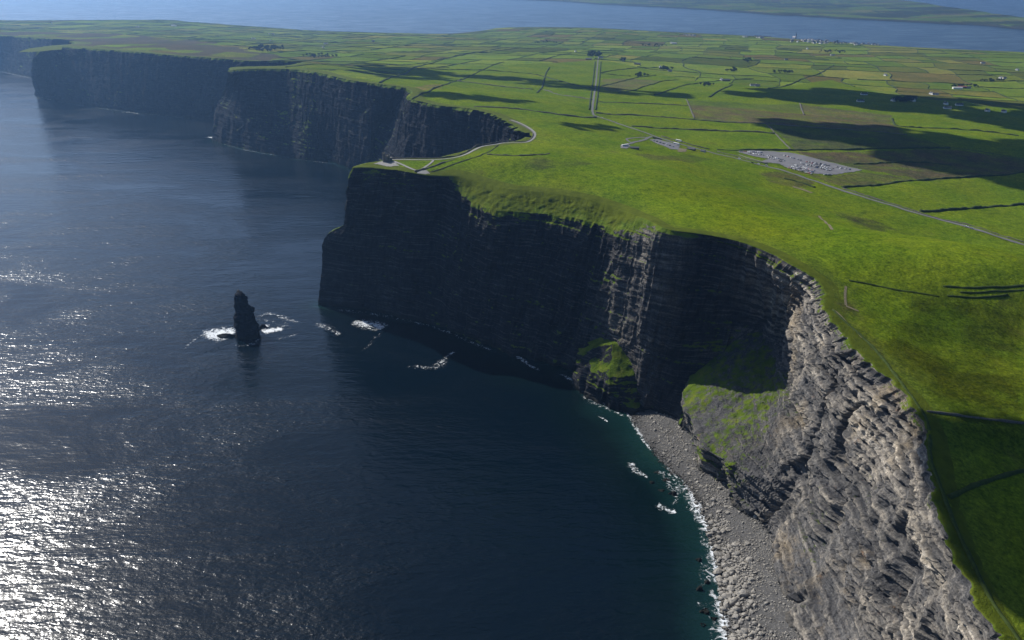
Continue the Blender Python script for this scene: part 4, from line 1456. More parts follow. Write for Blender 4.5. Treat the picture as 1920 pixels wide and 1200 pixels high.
BARRIERS = [
    # name, photo line, width, height, label
    ("hedge", [(773, 186), (790, 176), (807, 172), (840, 157), (857, 151), (900, 133), (923, 122), (945, 117)], 4, 2.4, "long diagonal hedge climbing inland from the bulging cliff edge"),
    ("hedge", [(712, 156), (747, 142), (763, 137), (770, 130), (790, 123), (815, 117), (838, 110), (862, 102), (915, 95), (937, 91)], 5, 2.6, "crooked hedge running from the second headland's edge towards the far bay"),
    ("hedge", [(782, 129), (890, 131), (960, 135), (985, 137), (1017, 142), (1043, 150), (1077, 160), (1116, 167)], 4, 2.2, "long hedge dipping through the cloud shadow to the straight road"),
    ("stone_wall", [(858, 152), (900, 157), (960, 164), (1000, 168)], 3, 1.8, "thin wall across the bright slope between two diagonal hedges"),
    ("stone_wall", [(889, 200), (960, 204), (1000, 208), (1027, 212), (1060, 217), (1093, 220), (1118, 221)], 3.4, 2.2, "dark wall from the cliff bay to the foot of the straight road"),
    ("hedge", [(1030, 127), (1022, 140), (1018, 160), (1015, 167), (1007, 174)], 4.5, 2.6, "short upright hedge in the shaded hollow left of the straight road"),
    ("stone_wall", [(1018, 168), (1060, 180), (1110, 187)], 3, 1.8, "wall slanting down to the left side of the straight road"),
    ("stone_wall", [(1123, 191), (1210, 194), (1280, 198), (1290, 198)], 3, 1.8, "upper of two level walls right of the straight road"),
    ("stone_wall", [(1117, 212), (1210, 217), (1280, 222), (1435, 232), (1530, 240), (1600, 244), (1680, 251), (1700, 253)], 3, 2.0, "very long wall from the road bend along the brown moor"),
    ("stone_wall", [(1184, 237), (1280, 242), (1360, 246), (1453, 251)], 3.2, 2.2, "dark wall below the pale field above the coach park"),
    ("hedge", [(1127, 162), (1157, 155), (1187, 146), (1230, 141)], 4, 2.2, "hedge slanting up right from the middle of the straight road"),
    ("hedge", [(1127, 137), (1152, 132), (1185, 128), (1233, 127)], 4, 2.2, "upper curved hedge right of the straight road"),
    ("hedge", [(1128, 138), (1182, 143)], 4, 2.2, "short level hedge right of the straight road's top"),
    ("hedge", [(1160, 174), (1202, 165), (1237, 152), (1273, 150)], 4, 2.2, "slanting hedge above the long cloud shadow"),
    ("hedge", [(1227, 178), (1260, 168), (1284, 160)], 4, 2.2, "hedge climbing out of the left end of the cloud shadow"),
    ("hedge", [(1330, 182), (1353, 168), (1373, 159)], 5, 2.6, "diagonal hedge crossing the cloud shadow near white farm sheds"),
    ("stone_wall", [(1287, 187), (1295, 205), (1302, 222)], 3, 1.8, "short steep wall at the left end of the brown moor"),
    ("stone_wall", [(1500, 194), (1508, 215)], 4, 2.0, "short steep wall dividing the lit moor"),
    ("stone_wall", [(1437, 233), (1455, 252), (1483, 281)], 3, 1.6, "pale wall running down to the car park's upper hedge"),
    ("hedge", [(1440, 166), (1473, 162), (1507, 147), (1540, 137), (1563, 123)], 5, 2.6, "long crooked hedge rising right of the cloud shadow"),
    ("hedge", [(1280, 160), (1335, 152), (1413, 147)], 4, 2.2, "level hedge above the left part of the cloud shadow"),
    ("hedge", [(1345, 281), (1410, 281), (1480, 282), (1600, 280), (1733, 278), (1780, 278)], 5, 2.6, "long straight hedge along the top of the big car park"),
    ("hedge", [(1600, 308), (1717, 303), (1783, 310)], 4, 2.0, "low hedge across the shaded moor right of the car park"),
    ("hedge", [(1580, 352), (1600, 350), (1673, 343), (1717, 338), (1850, 330), (1930, 322)], 5, 2.6, "long hedge from the road below the car park to the right"),
    ("hedge", [(1726, 397), (1780, 394), (1833, 390), (1930, 382)], 5, 3.0, "black hedge below the bright field right of the road"),
    ("hedge", [(1673, 222), (1675, 230), (1680, 237), (1745, 240), (1807, 243), (1910, 255)], 5, 2.6, "hedge with a kink bounding the shaded fields"),
    ("grass_bank", [(1592, 526), (1640, 534), (1700, 547), (1760, 556)], 1.6, 0.9, "thin dark turf ridge under the hill on the near meadow"),
    ("grass_bank", [(1768, 537), (1820, 541), (1870, 538), (1935, 534)], 2.0, 1.1, "upper dark terraced ridge under the hill at the right edge"),
    ("grass_bank", [(1800, 548), (1830, 550), (1880, 545), (1935, 543)], 1.6, 0.9, "middle dark terraced ridge under the hill at the right edge"),
    ("grass_bank", [(1776, 555), (1820, 559), (1862, 557), (1890, 553)], 1.8, 0.9, "lowest dark terraced ridge under the hill at the right edge"),
    ("stone_wall", [(1738, 772), (1770, 776), (1800, 780), (1860, 787), (1930, 796)], 1.5, 1.3, "pale stone wall across the near meadow to the cliff path"),
    ("grass_bank", [(1562, 581), (1580, 600), (1610, 625), (1650, 665), (1690, 720), (1725, 765), (1739, 790), (1745, 822), (1741, 855), (1761, 906), (1776, 947), (1796, 1000), (1823, 1053), (1845, 1104), (1878, 1155), (1915, 1205), (1960, 1280)], 2.6, 1.5, "dark turf bank following the near cliff edge"),
    ("grass_bank", [(1779, 933), (1812, 918), (1845, 903), (1930, 880)], 3.0, 1.4, "turf bank branching off across the shaded corner meadow"),
    ("stone_wall", [(735, 298), (780, 297), (829, 297), (857, 293), (873, 287), (888, 278), (892, 273), (907, 271), (922, 270), (938, 266)], 1.6, 1.7, "dark flagstone wall along the seaward side of the tower path"),
    ("stone_wall", [(963, 266), (988, 266), (997, 260), (1001, 250), (991, 242), (972, 232), (955, 226)], 1.6, 1.6, "curved wall beside the path round the bay head"),
    ("stone_wall", [(778, 323), (800, 316), (825, 308), (852, 299)], 2.2, 2.0, "dark wall slanting across the grass right of the tower"),
    ("stone_wall", [(913, 290), (950, 292), (983, 293), (1030, 288)], 1.8, 1.6, "short dark wall on the smooth green hill"),
    ("wire_fence", [(808, 323), (860, 306), (912, 289), (935, 272)], 0.7, 1.1, "thin fence line over the hill from the tower terrace"),
    ("hedge", [(1105, 206), (1108, 180), (1112, 150), (1115, 125), (1116, 116)], 3.6, 2.4, "dark hedge on the left side of the straight road"),
    ("hedge", [(1117, 206), (1121, 180), (1124, 150), (1126, 125), (1127, 116)], 3.6, 2.4, "dark hedge on the right side of the straight road"),
    ("stone_wall", [(1345, 284), (1380, 293), (1412, 302), (1440, 308)], 1.6, 1.4, "wall between the road and the big car park"),
    ("stone_wall", [(1240, 256), (1290, 270), (1330, 280)], 1.8, 1.4, "wall on the far side of the road by the coach park"),
    ("stone_wall", [(1580, 353), (1650, 376), (1720, 398), (1800, 419), (1880, 443), (1930, 458)], 1.8, 1.4, "roadside wall down the right of the hill"),
    ("hedge", [(1470, 335), (1500, 342), (1528, 352)], 4, 2.0, "scrubby bank below the road under the car park"),
    ("hedge", [(1224, 259), (1232, 260), (1240, 262)], 5, 2.5, "dark clipped hedge at the end of the coach bays"),
]
for i, (nm, px, w_, h_, lab) in enumerate(BARRIERS):
    m_ = {"hedge": M_HEDGE, "stone_wall": M_WALL, "grass_bank": M_BANK, "wire_fence": M_WALL}[nm]
    pts = on_land(px)
    pts = smooth_line(pts, 3.0 if pts[:, 1].mean() < 1200 else 6.0, 1)
    barrier(nm, pts, w_, h_, m_, i + 1, label=lab, category={"hedge": "hedge", "stone_wall": "wall", "grass_bank": "bank", "wire_fence": "fence"}[nm])

# the hedges of the far farmland
far = []
M_ = np.linalg.inv(np.array([UA, VA]))
UU, VV_, SEG = [], [], []
for i, (kind, c, a, b) in enumerate(FIELD_SPLITS):
    t = np.arange(a, b, 14.0)
    if len(t) < 4:
        continue
    UU.append(np.full_like(t, c) if kind == 'u' else t)
    VV_.append(t if kind == 'u' else np.full_like(t, c))
    SEG.append(np.full(len(t), i))
UU, VV_, SEG = np.concatenate(UU), np.concatenate(VV_), np.concatenate(SEG)
x = M_[0, 0] * UU + M_[0, 1] * VV_
y = M_[1, 0] * UU + M_[1, 1] * VV_
ok = (np.arctan2(x, y + 150) > th[2] - 0.05) & (np.arctan2(x, y + 150) < th[-3] + 0.05) & (np.hypot(x, y) < 8200) & (y > 1200)
UU, VV_, SEG, x, y = UU[ok], VV_[ok], SEG[ok], x[ok], y[ok]
for _ in range(4):
    uu, vv_ = uv_of(x, y)
    x = x + M_[0, 0] * (UU - uu) + M_[0, 1] * (VV_ - vv_)
    y = y + M_[1, 0] * (UU - uu) + M_[1, 1] * (VV_ - vv_)
z = zland(x, y)
ok = (z > 5) & ~in_poly(x, y, TRACED) & in_poly(x, y, LAND_POLY) & ~in_poly(x, y, MOOR) & (dist_line(x, y, LIP_THIN) > 30)
ok &= (np.arctan2(x, y + 150) > th[2]) & (np.arctan2(x, y + 150) < th[-3]) & (np.hypot(x, y) < 7600)
run = []
for k in range(len(x)):
    if run and (not ok[k] or SEG[k] != SEG[k - 1]):
        if len(run) >= 4:
            far.append(np.array(run))
        run = []
    if ok[k]:
        run.append((x[k], y[k], z[k]))
pieces = []
for w in far:                                   # gaps and gateways
    if len(w) > 40:
        cut = random.randrange(12, len(w) - 12)
        pieces += [w[:cut], w[cut + 1:]]
    else:
        pieces.append(w)
pieces.sort(key=lambda w: np.hypot(w[:, 0], w[:, 1]).mean() / len(w) ** 0.35)
restV, restF, off = [], [], 0
for i, w in enumerate(pieces):
    thick = random.choice([2.0, 2.4, 2.8, 3.2, 4.2])
    if i < 290:
        barrier("hedgerow", w, thick, thick * 0.62, M_HEDGE, i + 100, label="thin dark hedgerow between fields of the far farmland", category="hedge", group="hedgerows of the far farmland")
    else:
        o = barrier("hedgerow_rest", w, thick, thick * 0.6, M_HEDGE, i + 100)
        me = o.data
        co = np.zeros(len(me.vertices) * 3, np.float32)
        me.vertices.foreach_get("co", co)
        lo_ = np.zeros(len(me.loops), np.int32)
        me.loops.foreach_get("vertex_index", lo_)
        restV.append(co.reshape(-1, 3))
        restF.append(lo_.reshape(-1, 4) + off)
        off += len(co) // 3
        bpy.data.objects.remove(o)
        bpy.data.meshes.remove(me)
if restV:
    link("hedgerow_network", mesh_from("hedgerow_network", np.concatenate(restV), np.concatenate(restF)), M_HEDGE, kind="stuff", label="distant web of hedgerows towards the bay", category="hedges")


# ------------------------------------------------------------------ the far shore across the bay
FS = [(900, -6), (950, -1), (1040, 2), (1100, 7), (1280, 16), (1380, 22), (1440, 27), (1520, 31), (1600, 36), (1700, 41), (1800, 46), (1860, 49), (1930, 56), (2020, 64), (2150, 76)]
fs = smooth_line(np.array([P(x, y, 0) for x, y in FS]), 60, 2)
fs[:, 0] += 25 * vnoise(np.arange(len(fs)) / 3.0, 0, 0, 91)
fs[:, 1] += 60 * vnoise(np.arange(len(fs)) / 2.5, 5, 0, 92)
rows = []
for k in range(70):
    d = 9 * k + 2.0 * k * k
    z = -4 + 26 * (1 - math.exp(-d / 45.0)) + d * 0.008
    jit = 16 * fbm(fs[:, 0] / 500, (fs[:, 1] + d) / 500, 0, 3, 93) * min(1, d / 300)
    rows.append(np.stack([fs[:, 0] + 0.15 * d, fs[:, 1] + d, np.maximum(z + jit, 1 if k > 1 else -4)], 1))
S = np.array(rows)
me = mesh_from("far_shore", S.reshape(-1, 3), grid_faces(*S.shape[:2])[:, ::-1], True)
if me.polygons[len(me.polygons) // 2].normal.z < 0:
    me.flip_normals()
cx_ = S[:-1, :-1].mean(2) * 0 + 0.5 * (S[:-1, :-1, 0] + S[1:, 1:, 0])
cy_ = 0.5 * (S[:-1, :-1, 1] + S[1:, 1:, 1])
u, v = uv_of(cx_.ravel(), cy_.ravel())
cell = _hash(np.floor(u / 330), np.floor(v / 150), np.floor(u * 0), 94)
ft = pal[(cell * 9.99).astype(int)]
scr = fbm(cx_.ravel() / 900, cy_.ravel() / 320, 0, 4, 95) > 0.12
ft[scr] = (0.050, 0.060, 0.030)
edge = np.repeat(np.arange(S.shape[0] - 1), S.shape[1] - 1) < 3
ft[edge] = (0.052, 0.056, 0.040)
attr(me, "tint", ft * 0.9, 'FACE', 'FLOAT_COLOR')
link("far_shore", me, M_LAND, kind="structure")


# ------------------------------------------------------------------ tower on the headland
def empty(name, loc, rz=0.0, **props):
    o = bpy.data.objects.new(name, None)
    COL.objects.link(o)
    o.location = loc
    o.rotation_euler = (0, 0, rz)
    for k, v in props.items():
        if v is not None:
            o[k] = v
    return o


def circ(r, z, n_=20, cx=0.0, cy=0.0):
    return [(cx + r * math.cos(a), cy + r * math.sin(a), z) for a in np.linspace(0, 2 * math.pi, n_, endpoint=False)]


tw = on_land([(725, 303)])[0]
tower = empty("stone_tower", tw, 0.4, label="squat round stone tower with turret on the headland's tip", category="tower")
mb = MB()
mb.ring([circ(4.9, -1.5), circ(4.9, 0.5), circ(4.5, 0.7), circ(4.3, 6.6), circ(4.75, 7.0), circ(4.75, 7.9), circ(4.2, 7.9), circ(4.2, 7.2)])
link("wall", mb.mesh("wall"), M_STONE, tower)
mer = MB()
mer.box(-0.55, 0.55, -0.3, 0.3, 0, 1.1)
mer_me = mer.mesh("merlon")
mer_me.materials.append(M_STONE)
for k in range(10):
    a = k * 2 * math.pi / 10
    o = link("merlon", mer_me, None, tower)
    o.location = (4.45 * math.cos(a), 4.45 * math.sin(a), 7.9)
    o.rotation_euler = (0, 0, a + math.pi / 2)
mb = MB()
mb.ring([circ(1.9, -1, 14, -3.6, -1.5), circ(1.8, 9.8, 14, -3.6, -1.5), circ(2.15, 10.2, 14, -3.6, -1.5), circ(2.15, 11.4, 14, -3.6, -1.5)])
tur = link("turret", mb.mesh("turret"), M_STONE, tower)
for k in range(6):
    a = k * 2 * math.pi / 6
    o = link("merlon", mer_me, None, tur)
    o.location = (-3.6 + 1.85 * math.cos(a), -1.5 + 1.85 * math.sin(a), 11.4)
    o.scale = (0.7, 0.8, 0.8)
    o.rotation_euler = (0, 0, a + math.pi / 2)
for k, (a, z0, h_, w_) in enumerate(((-1.2, 3.6, 1.7, 0.8), (-0.2, 3.6, 1.7, 0.8), (-2.4, 3.6, 1.7, 0.8))):
    mb = MB()
    mb.box(-w_ / 2, w_ / 2, -0.25, 0.25, z0, z0 + h_)
    o = link("window", mb.mesh("window"), M_DARK, tower)
    o.location = (4.35 * math.cos(a), 4.35 * math.sin(a), 0)
    o.rotation_euler = (0, 0, a + math.pi / 2)
mb = MB()
mb.box(-0.7, 0.7, -0.3, 0.3, 0, 2.3)
o = link("door", mb.mesh("door"), M_DARK, tower)
o.location = (4.75 * math.cos(0.6), 4.75 * math.sin(0.6), 0.1)
o.rotation_euler = (0, 0, 0.6 + math.pi / 2)
mb = MB()
mb.ring([circ(2.6, -1, 16, 5.4, 2.2), circ(2.5, 3.6, 16, 5.4, 2.2), circ(2.8, 3.8, 16, 5.4, 2.2), circ(2.8, 4.6, 16, 5.4, 2.2)])
link("annexe", mb.mesh("annexe"), M_STONE, tower)


# ------------------------------------------------------------------ houses
def house_meshes(L, W, Hh, Rh, wallm, roofm, chim=2):
    a = MB()
    a.prism([(-W / 2, -1.5), (W / 2, -1.5), (W / 2, Hh), (0, Hh + Rh), (-W / 2, Hh)], -L / 2, L / 2)
    wall = a.mesh("wall")
    wall.materials.append(wallm)
    b = MB()
    e = 0.35
    b.prism([(-W / 2 - e, Hh - e * Rh / (W / 2) + 0.06), (0, Hh + Rh + 0.06), (W / 2 + e, Hh - e * Rh / (W / 2) + 0.06), (W / 2 + e, Hh - e * Rh / (W / 2) + 0.32), (0, Hh + Rh + 0.36), (-W / 2 - e, Hh - e * Rh / (W / 2) + 0.32)], -L / 2 - 0.3, L / 2 + 0.3)
    roof = b.mesh("roof")
    roof.materials.append(roofm)
    ch = MB()
    ch.box(-0.45, 0.45, -0.4, 0.4, 0, 2.0)
    chm = ch.mesh("chimney")
    chm.materials.append(wallm)
    w = MB()
    w.box(-0.06, 0.06, -0.5, 0.5, -0.65, 0.65)
    win = w.mesh("window")
    win.materials.append(M_DARK)
    return dict(L=L, W=W, H=Hh, R=Rh, wall=wall, roof=roof, chim=chm, win=win, n=chim)


KINDS = {
    "white": house_meshes(13, 7.5, 4.2, 3.0, M_WHITE, M_SLATE),
    "long": house_meshes(19, 8, 3.4, 2.8, M_WHITE, M_SLATE),
    "cream": house_meshes(12, 8, 4.6, 3.2, M_CREAM, M_SLATE),
    "grey": house_meshes(14, 8, 4.0, 3.0, M_GREYW, M_SLATE),
    "shed": house_meshes(24, 10, 3.6, 2.4, M_WALL, M_SLATE, 0),
    "redshed": house_meshes(30, 12, 4.2, 2.6, M_WALL, M_TILE, 0),
    "barn": house_meshes(30, 13, 4.6, 2.8, M_WHITE, M_GREYW, 0),
}
NAMES = {"white": "house", "long": "house", "cream": "house", "grey": "house", "shed": "farm_shed", "redshed": "farm_shed", "barn": "farm_shed"}


def house(px, py, kind, rz, label, group=None, detail=False, scale=1.0):
    k = KINDS[kind]
    w = on_land([(px, py)])[0]
    r = empty(NAMES[kind], w, rz, label=label, category="house" if NAMES[kind] == "house" else "shed", group=group)
    r.scale = (scale,) * 3
    link("wall", k["wall"], None, r)
    rf = link("roof", k["roof"], None, r)
    for i in range(k["n"]):
        c = link("chimney", k["chim"], None, rf)
        c.location = (0, (k["L"] / 2 - 0.7) * (1 - 2 * i), k["H"] + k["R"] - 0.7)
    if detail:
        for sx_ in (-1, 1):
            for yy in np.linspace(-k["L"] / 2 + 2, k["L"] / 2 - 2, 4):
                o = link("window", k["win"], None, r)
                o.location = (sx_ * (k["W"] / 2 + 0.03), yy, 2.0)
    return r


FARMS = [
    (1110, 104, "white", 0.3, "white farmhouse in dark trees at the straight road's far end"),
    (1126, 109, "long", 1.6, "low white house right beside the straight road's far end"),
    (1104, 112, "shed", 1.3, "grey shed in front of the tree clump at the road's end"),
    (1079, 97, "white", 0.2, "lone white house left of the tree clump at the road's end"),
    (1168, 114, "grey", 1.2, "grey farmhouse among bushes just right of the road's end"),
    (1195, 121, "shed", 1.4, "long shed right of the grey farmhouse"),
    (1246, 129, "shed", 1.2, "larger pale shed in the dark farm clump above the cloud shadow"),
    (1238, 127, "white", 0.1, "white house in the dark farm clump above the cloud shadow"),
    (1256, 134, "grey", 1.5, "grey house at the right end of the dark farm clump"),
    (1353, 151, "white", 0.2, "bright white farmhouse left of the cloud shadow's top edge"),
    (1362, 152, "shed", 1.5, "shed beside the bright white farmhouse"),
    (1412, 161, "long", 1.5, "low white house on the cloud shadow's top edge"),
    (1420, 162, "grey", 1.4, "grey outbuilding beside the low white house"),
    (1258, 81, "white", 0.2, "small white house alone in the far middle fields"),
    (1264, 82, "barn", 1.5, "pale barn next to the lone far white house"),
    (1474, 113, "grey", 1.5, "grey house amid the right middle fields"),
    (1514, 92, "white", 0.1, "white house below the seaside village"),
    (1561, 104, "long", 1.6, "long white house among dark trees below the village"),
    (1660, 142, "white", 0.3, "small white house at a field corner right of centre"),
    (1746, 177, "white", 0.1, "bright white house on the shadow's sunny upper edge at right"),
    (1753, 178, "long", 1.5, "white outbuilding touching the bright white house at right"),
    (1803, 165, "redshed", 1.5, "long red-roofed farm shed at the right"),
    (1795, 167, "barn", 1.4, "pale barn beside the red-roofed shed"),
    (1815, 166, "grey", 1.5, "grey farm building right of the red-roofed shed"),
    (1876, 147, "white", 0.2, "white house by the hedged lane at far right"),
    (1883, 148, "cream", 1.5, "cream house by the hedged lane at far right"),
    (1907, 132, "white", 0.3, "white house near the right edge below the bay"),
    (1843, 119, "long", 1.4, "low white house in the upper right fields"),
    (1620, 178, "long", 1.5, "low white house inside the cloud shadow, upper of two"),
    (1613, 191, "long", 1.5, "low white house inside the cloud shadow, lower of two"),
    (1674, 190, "white", 0.1, "shaded white gabled house at the left of the big dark grove"),
    (1712, 190, "white", 0.1, "shaded white gabled house at the right of the big dark grove"),
    (1692, 188, "shed", 1.5, "long dark building within the big dark grove"),
    (1773, 196, "white", 0.1, "shaded white house, left one of the upper pair at right"),
    (1798, 198, "long", 1.5, "shaded white house, right one of the upper pair at right"),
    (1776, 204, "long", 1.5, "low shaded building under the upper pair of houses"),
    (1851, 209, "white", 0.1, "shaded white house left of the last house at right"),
    (1882, 211, "white", 0.1, "last shaded white house at the right edge"),
    (97, 44, "white", 0.3, "white house on the far left plateau"),
    (258, 51, "long", 1.5, "long white house on the far left plateau"),
    (326, 49, "barn", 1.5, "pale barn near the left plateau's seaward rim"),
    (505, 64, "white", 0.4, "white house on the left fields, upper one"),
    (512, 65, "grey", 1.5, "grey house beside the upper white house on the left fields"),
    (475, 73, "long", 1.4, "low white house left of the dark wood"),
    (507, 77, "white", 0.2, "white house just above the dark wood on the left"),
    (486, 94, "shed", 1.4, "shed inside the dark wood on the left"),
    (611, 83, "long", 1.5, "long white house above the rocky scrub"),
    (606, 90, "cream", 0.4, "cream house by the lane above the rocky scrub"),
    (700, 78, "grey", 1.5, "grey house in the far left-middle fields"),
    (1296, 281, "shed", 0.9, "dark shed beside the coach park forecourt"),
    (1318, 285, "grey", 0.9, "small grey building by the road next to the car park"),
    (1190, 279, "shed", 1.35, "low visitor building sunk in the grass left of the coach park"),
]
for px, py, kd, rz, lab in FARMS:
    house(px, py, kd, rz, lab, detail=py > 175, scale=0.55 if py > 270 else 1.0)

# the seaside village
vr = random.Random(5)
spots = [(1283 + 3.2 * i, 66 + 0.2 * i, 0) for i in range(7)]
spots += [(1335 + 5.0 * i, 57.0 + 0.35 * i, 0) for i in range(9)]
spots += [(1395, 69.5, 0), (1400, 69.8, 0)] + [(1416 + 5.5 * i, 68.6 + 0.25 * i, 0) for i in range(6)]
spots += [(1420 + 3 * i, 71 + 0.3 * (i % 3), 0) for i in range(4)]
spots += [(1473 + 6.0 * i, 69.0 + 0.5 * i, 0) for i in range(7)]
spots += [(1484 + vr.uniform(0, 42), 74.5 + vr.uniform(0, 5), 0) for _ in range(14)]
spots += [(1524 + vr.uniform(0, 78), 75.5 + vr.uniform(0, 6.5), 0) for _ in range(34)]
spots += [(1600 + vr.uniform(0, 62), 80.5 + vr.uniform(0, 4.5), 0) for _ in range(16)]
for x, y, _ in spots:
    kd = vr.choice(["white", "white", "long", "cream", "grey", "white"])
    house(x, y, kd, vr.choice([0.2, 0.4, 1.4, 1.7]), {"white": "small white house in the seaside village by the bay", "long": "long white house in the seaside village by the bay", "cream": "cream house in the seaside village by the bay", "grey": "grey house in the seaside village by the bay"}[kd], "houses of the seaside village", scale=1.15)
house(1612, 80, "barn", 1.5, "large pale building at the right of the seaside village", scale=1.3)
cw = on_land([(1489, 72)])[0]
church = empty("church", cw, 0.3, label="dark church with pointed spire above the seaside village", category="church")
mb = MB()
mb.prism([(-7, -1), (7, -1), (7, 8), (0, 15), (-7, 8)], -14, 14)
link("nave", mb.mesh("nave"), M_GREYW, church)
mb = MB()
mb.box(-3.5, 3.5, -21, -14.01, -1, 20)
link("belfry", mb.mesh("belfry"), M_GREYW, church)
mb = MB()
sq = lambda r, z: [(r, -17.5 + r, z), (-r, -17.5 + r, z), (-r, -17.5 - r, z), (r, -17.5 - r, z)]
mb.ring([sq(3.6, 20), sq(2.0, 31), sq(0.2, 44)])
link("spire", mb.mesh("spire"), M_SLATE, church)


# ------------------------------------------------------------------ trees
def crown_mesh(seed):
    r = np.random.default_rng(seed)
    lobes = [(r.normal(0, 1.5, 3) * [1, 1, 0.55] + [0, 0, 5.2], r.uniform(1.3, 2.3)) for _ in range(9)]
    V, F = [], []
    for c, R_ in lobes:
        for _ in range(46):
            d = r.normal(0, 1, 3)
            d /= np.linalg.norm(d)
            p = c + d * R_ * r.uniform(0.72, 1.08)
            a = r.normal(0, 1, 3)
            b = np.cross(d, a)
            b /= np.linalg.norm(b) + 1e-6
            a = np.cross(b, d) * r.uniform(0.6, 1) + d * r.uniform(-.5, .5)
            s = r.uniform(0.35, 0.7)
            k = len(V)
            V += [p + a * s, p + b * s * 0.8, p - a * s, p - b * s * 0.8]
            F.append((k, k + 1, k + 2, k + 3))
    me = mesh_from("crown", np.array(V), np.array(F))
    me.materials.append(M_LEAF)
    return me


def trunk_mesh(seed):
    r = random.Random(seed)
    mb = MB()
    mb.ring([circ(0.38, -0.6, 7), circ(0.28, 1.6, 7, 0.1, 0), circ(0.2, 3.6, 7, 0.2, 0.1), circ(0.08, 6.0, 7, 0.1, 0.3)])
    for k in range(5):
        a = k * 1.26 + r.random()
        e = (1.5 * math.cos(a), 1.5 * math.sin(a), 5.0 + r.random())
        mb.ring([[(0.15 + 0.1 * math.cos(t), 0.1 * math.sin(t), 2.6 + 0.2 * k) for t in (0, 2.1, 4.2)], [(e[0] + 0.04 * math.cos(t), e[1] + 0.04 * math.sin(t), e[2]) for t in (0, 2.1, 4.2)]])
    me = mb.mesh("trunk")
    me.materials.append(M_BARK)
    return me


CROWNS = [crown_mesh(900 + k) for k in range(5)]
TRUNKS = [trunk_mesh(k) for k in range(3)]


def tree(px, py, s, label, group):
    w = on_land([(px, py)])[0]
    r = empty("tree", w, random.uniform(0, 6.28), label=label, category="tree", group=group)
    r.scale = (s * random.uniform(0.9, 1.25), s * random.uniform(0.9, 1.25), s * random.uniform(0.8, 1.1))
    link("trunk", random.choice(TRUNKS), None, r)
    link("crown", random.choice(CROWNS), None, r)


GROVES = [
    # centre, spread, count, size, label
    ((1114, 104), (14, 3.6), 30, 1.5, "dark tree of the clump round the farm at the straight road's end"),
    ((1167, 113), (7, 2.0), 10, 1.1, "bushy tree beside the grey farmhouse right of the road's end"),
    ((1200, 142), (16, 2.0), 16, 1.1, "dark bush in the scrub strip right of the straight road"),
    ((1247, 130), (15, 2.8), 20, 1.2, "tree round the dark farm clump above the cloud shadow"),
    ((1692, 189), (27, 3.0), 34, 1.3, "tree of the big dark grove inside the cloud shadow"),
    ((1372, 133), (10, 2.4), 16, 1.2, "tree of the dark round clump left of centre right"),
    ((1402, 115), (9, 2.2), 12, 1.2, "tree beside the farm in the middle distance"),
    ((1325, 160), (14, 2.4), 16, 1.1, "shrub of the dark thicket at the cloud shadow's left end"),
    ((1810, 163), (26, 2.2), 18, 1.2, "tree round the red-roofed farm shed"),
    ((1860, 152), (24, 2.0), 18, 1.1, "tree along the hedged lane at far right"),
    ((500, 93), (34, 4.0), 36, 1.6, "tree of the dark wood on the left plateau"),
    ((600, 106), (34, 3.2), 30, 1.2, "scrub tree in the rocky patch right of the dark wood"),
    ((1475, 136), (26, 2.0), 18, 1.1, "tree in the hedge strip of the middle right fields"),
    ((1560, 98), (30, 2.6), 20, 1.2, "tree below the seaside village"),
    ((1580, 80), (60, 4.0), 24, 1.1, "tree among the village houses by the bay"),
    ((1030, 80), (34, 2.2), 16, 1.1, "tree in the far middle hedges"),
    ((1225, 86), (26, 1.4), 18, 1.1, "tree of the level dark row in the far middle"),
]
for (cx0, cy0), (sx0, sy0), cnt, sz, lab in GROVES:
    for k in range(cnt):
        a, q_ = random.uniform(0, 6.28), math.sqrt(random.random())
        tree(cx0 + sx0 * q_ * math.cos(a), cy0 + sy0 * q_ * math.sin(a), sz * random.uniform(0.7, 1.25), lab, lab.split(" ", 1)[1][:60])


# ------------------------------------------------------------------ cars
def car_meshes(col, name):
    paint = noisy("car paint " + name, col, 0.05, 1.0, 0.35, 0.5)
    b = MB()
    b.prism([(-2.15, 0.3), (2.1, 0.3), (2.15, 0.72), (1.95, 0.9), (1.0, 0.98), (-1.9, 1.0), (-2.15, 0.8)], -0.86, 0.86)
    body = b.mesh("body")
    body.materials.append(paint)
    g = MB()
    g.ring([[(1.05, -0.8, 0.97), (1.05, 0.8, 0.97), (-1.75, 0.8, 0.99), (-1.75, -0.8, 0.99)], [(0.35, -0.66, 1.44), (0.35, 0.66, 1.44), (-1.35, 0.66, 1.44), (-1.35, -0.66, 1.44)]])
    glass = g.mesh("windows")
    glass.materials.append(M_DARK)
    r = MB()
    r.box(-1.35, 0.36, -0.67, 0.67, 1.445, 1.5)
    roof = r.mesh("roof")
    roof.materials.append(paint)
    w = MB()
    w.prism([(0.32 * math.cos(a), 0.32 * math.sin(a)) for a in np.linspace(0, 2 * math.pi, 10, endpoint=False)], -0.1, 0.1)
    wheel = w.mesh("wheel")
    wheel.materials.append(M_DARK)
    return body, glass, roof, wheel


CARS = {n_: car_meshes(c, n_) for n_, c in (("white", (0.72, 0.72, 0.72)), ("silver", (0.42, 0.43, 0.45)), ("black", (0.015, 0.015, 0.018)), ("blue", (0.02, 0.05, 0.16)), ("red", (0.28, 0.02, 0.02)), ("grey", (0.10, 0.10, 0.11)))}


def car(px, py, colr, rz, label, group):
    w = on_land([(px, py)])[0]
    r = empty("car", (w[0], w[1], w[2] + 0.47), rz, label=label, category="car", group=group)
    body, glass, roof, wheel = CARS[colr]
    link("body", body, None, r)
    link("windows", glass, None, r)
    link("roof", roof, None, r)
    for x in (-1.35, 1.35):
        for y in (-0.8, 0.8):
            o = link("wheel", wheel, None, r)
            o.location = (x, y, 0.32)


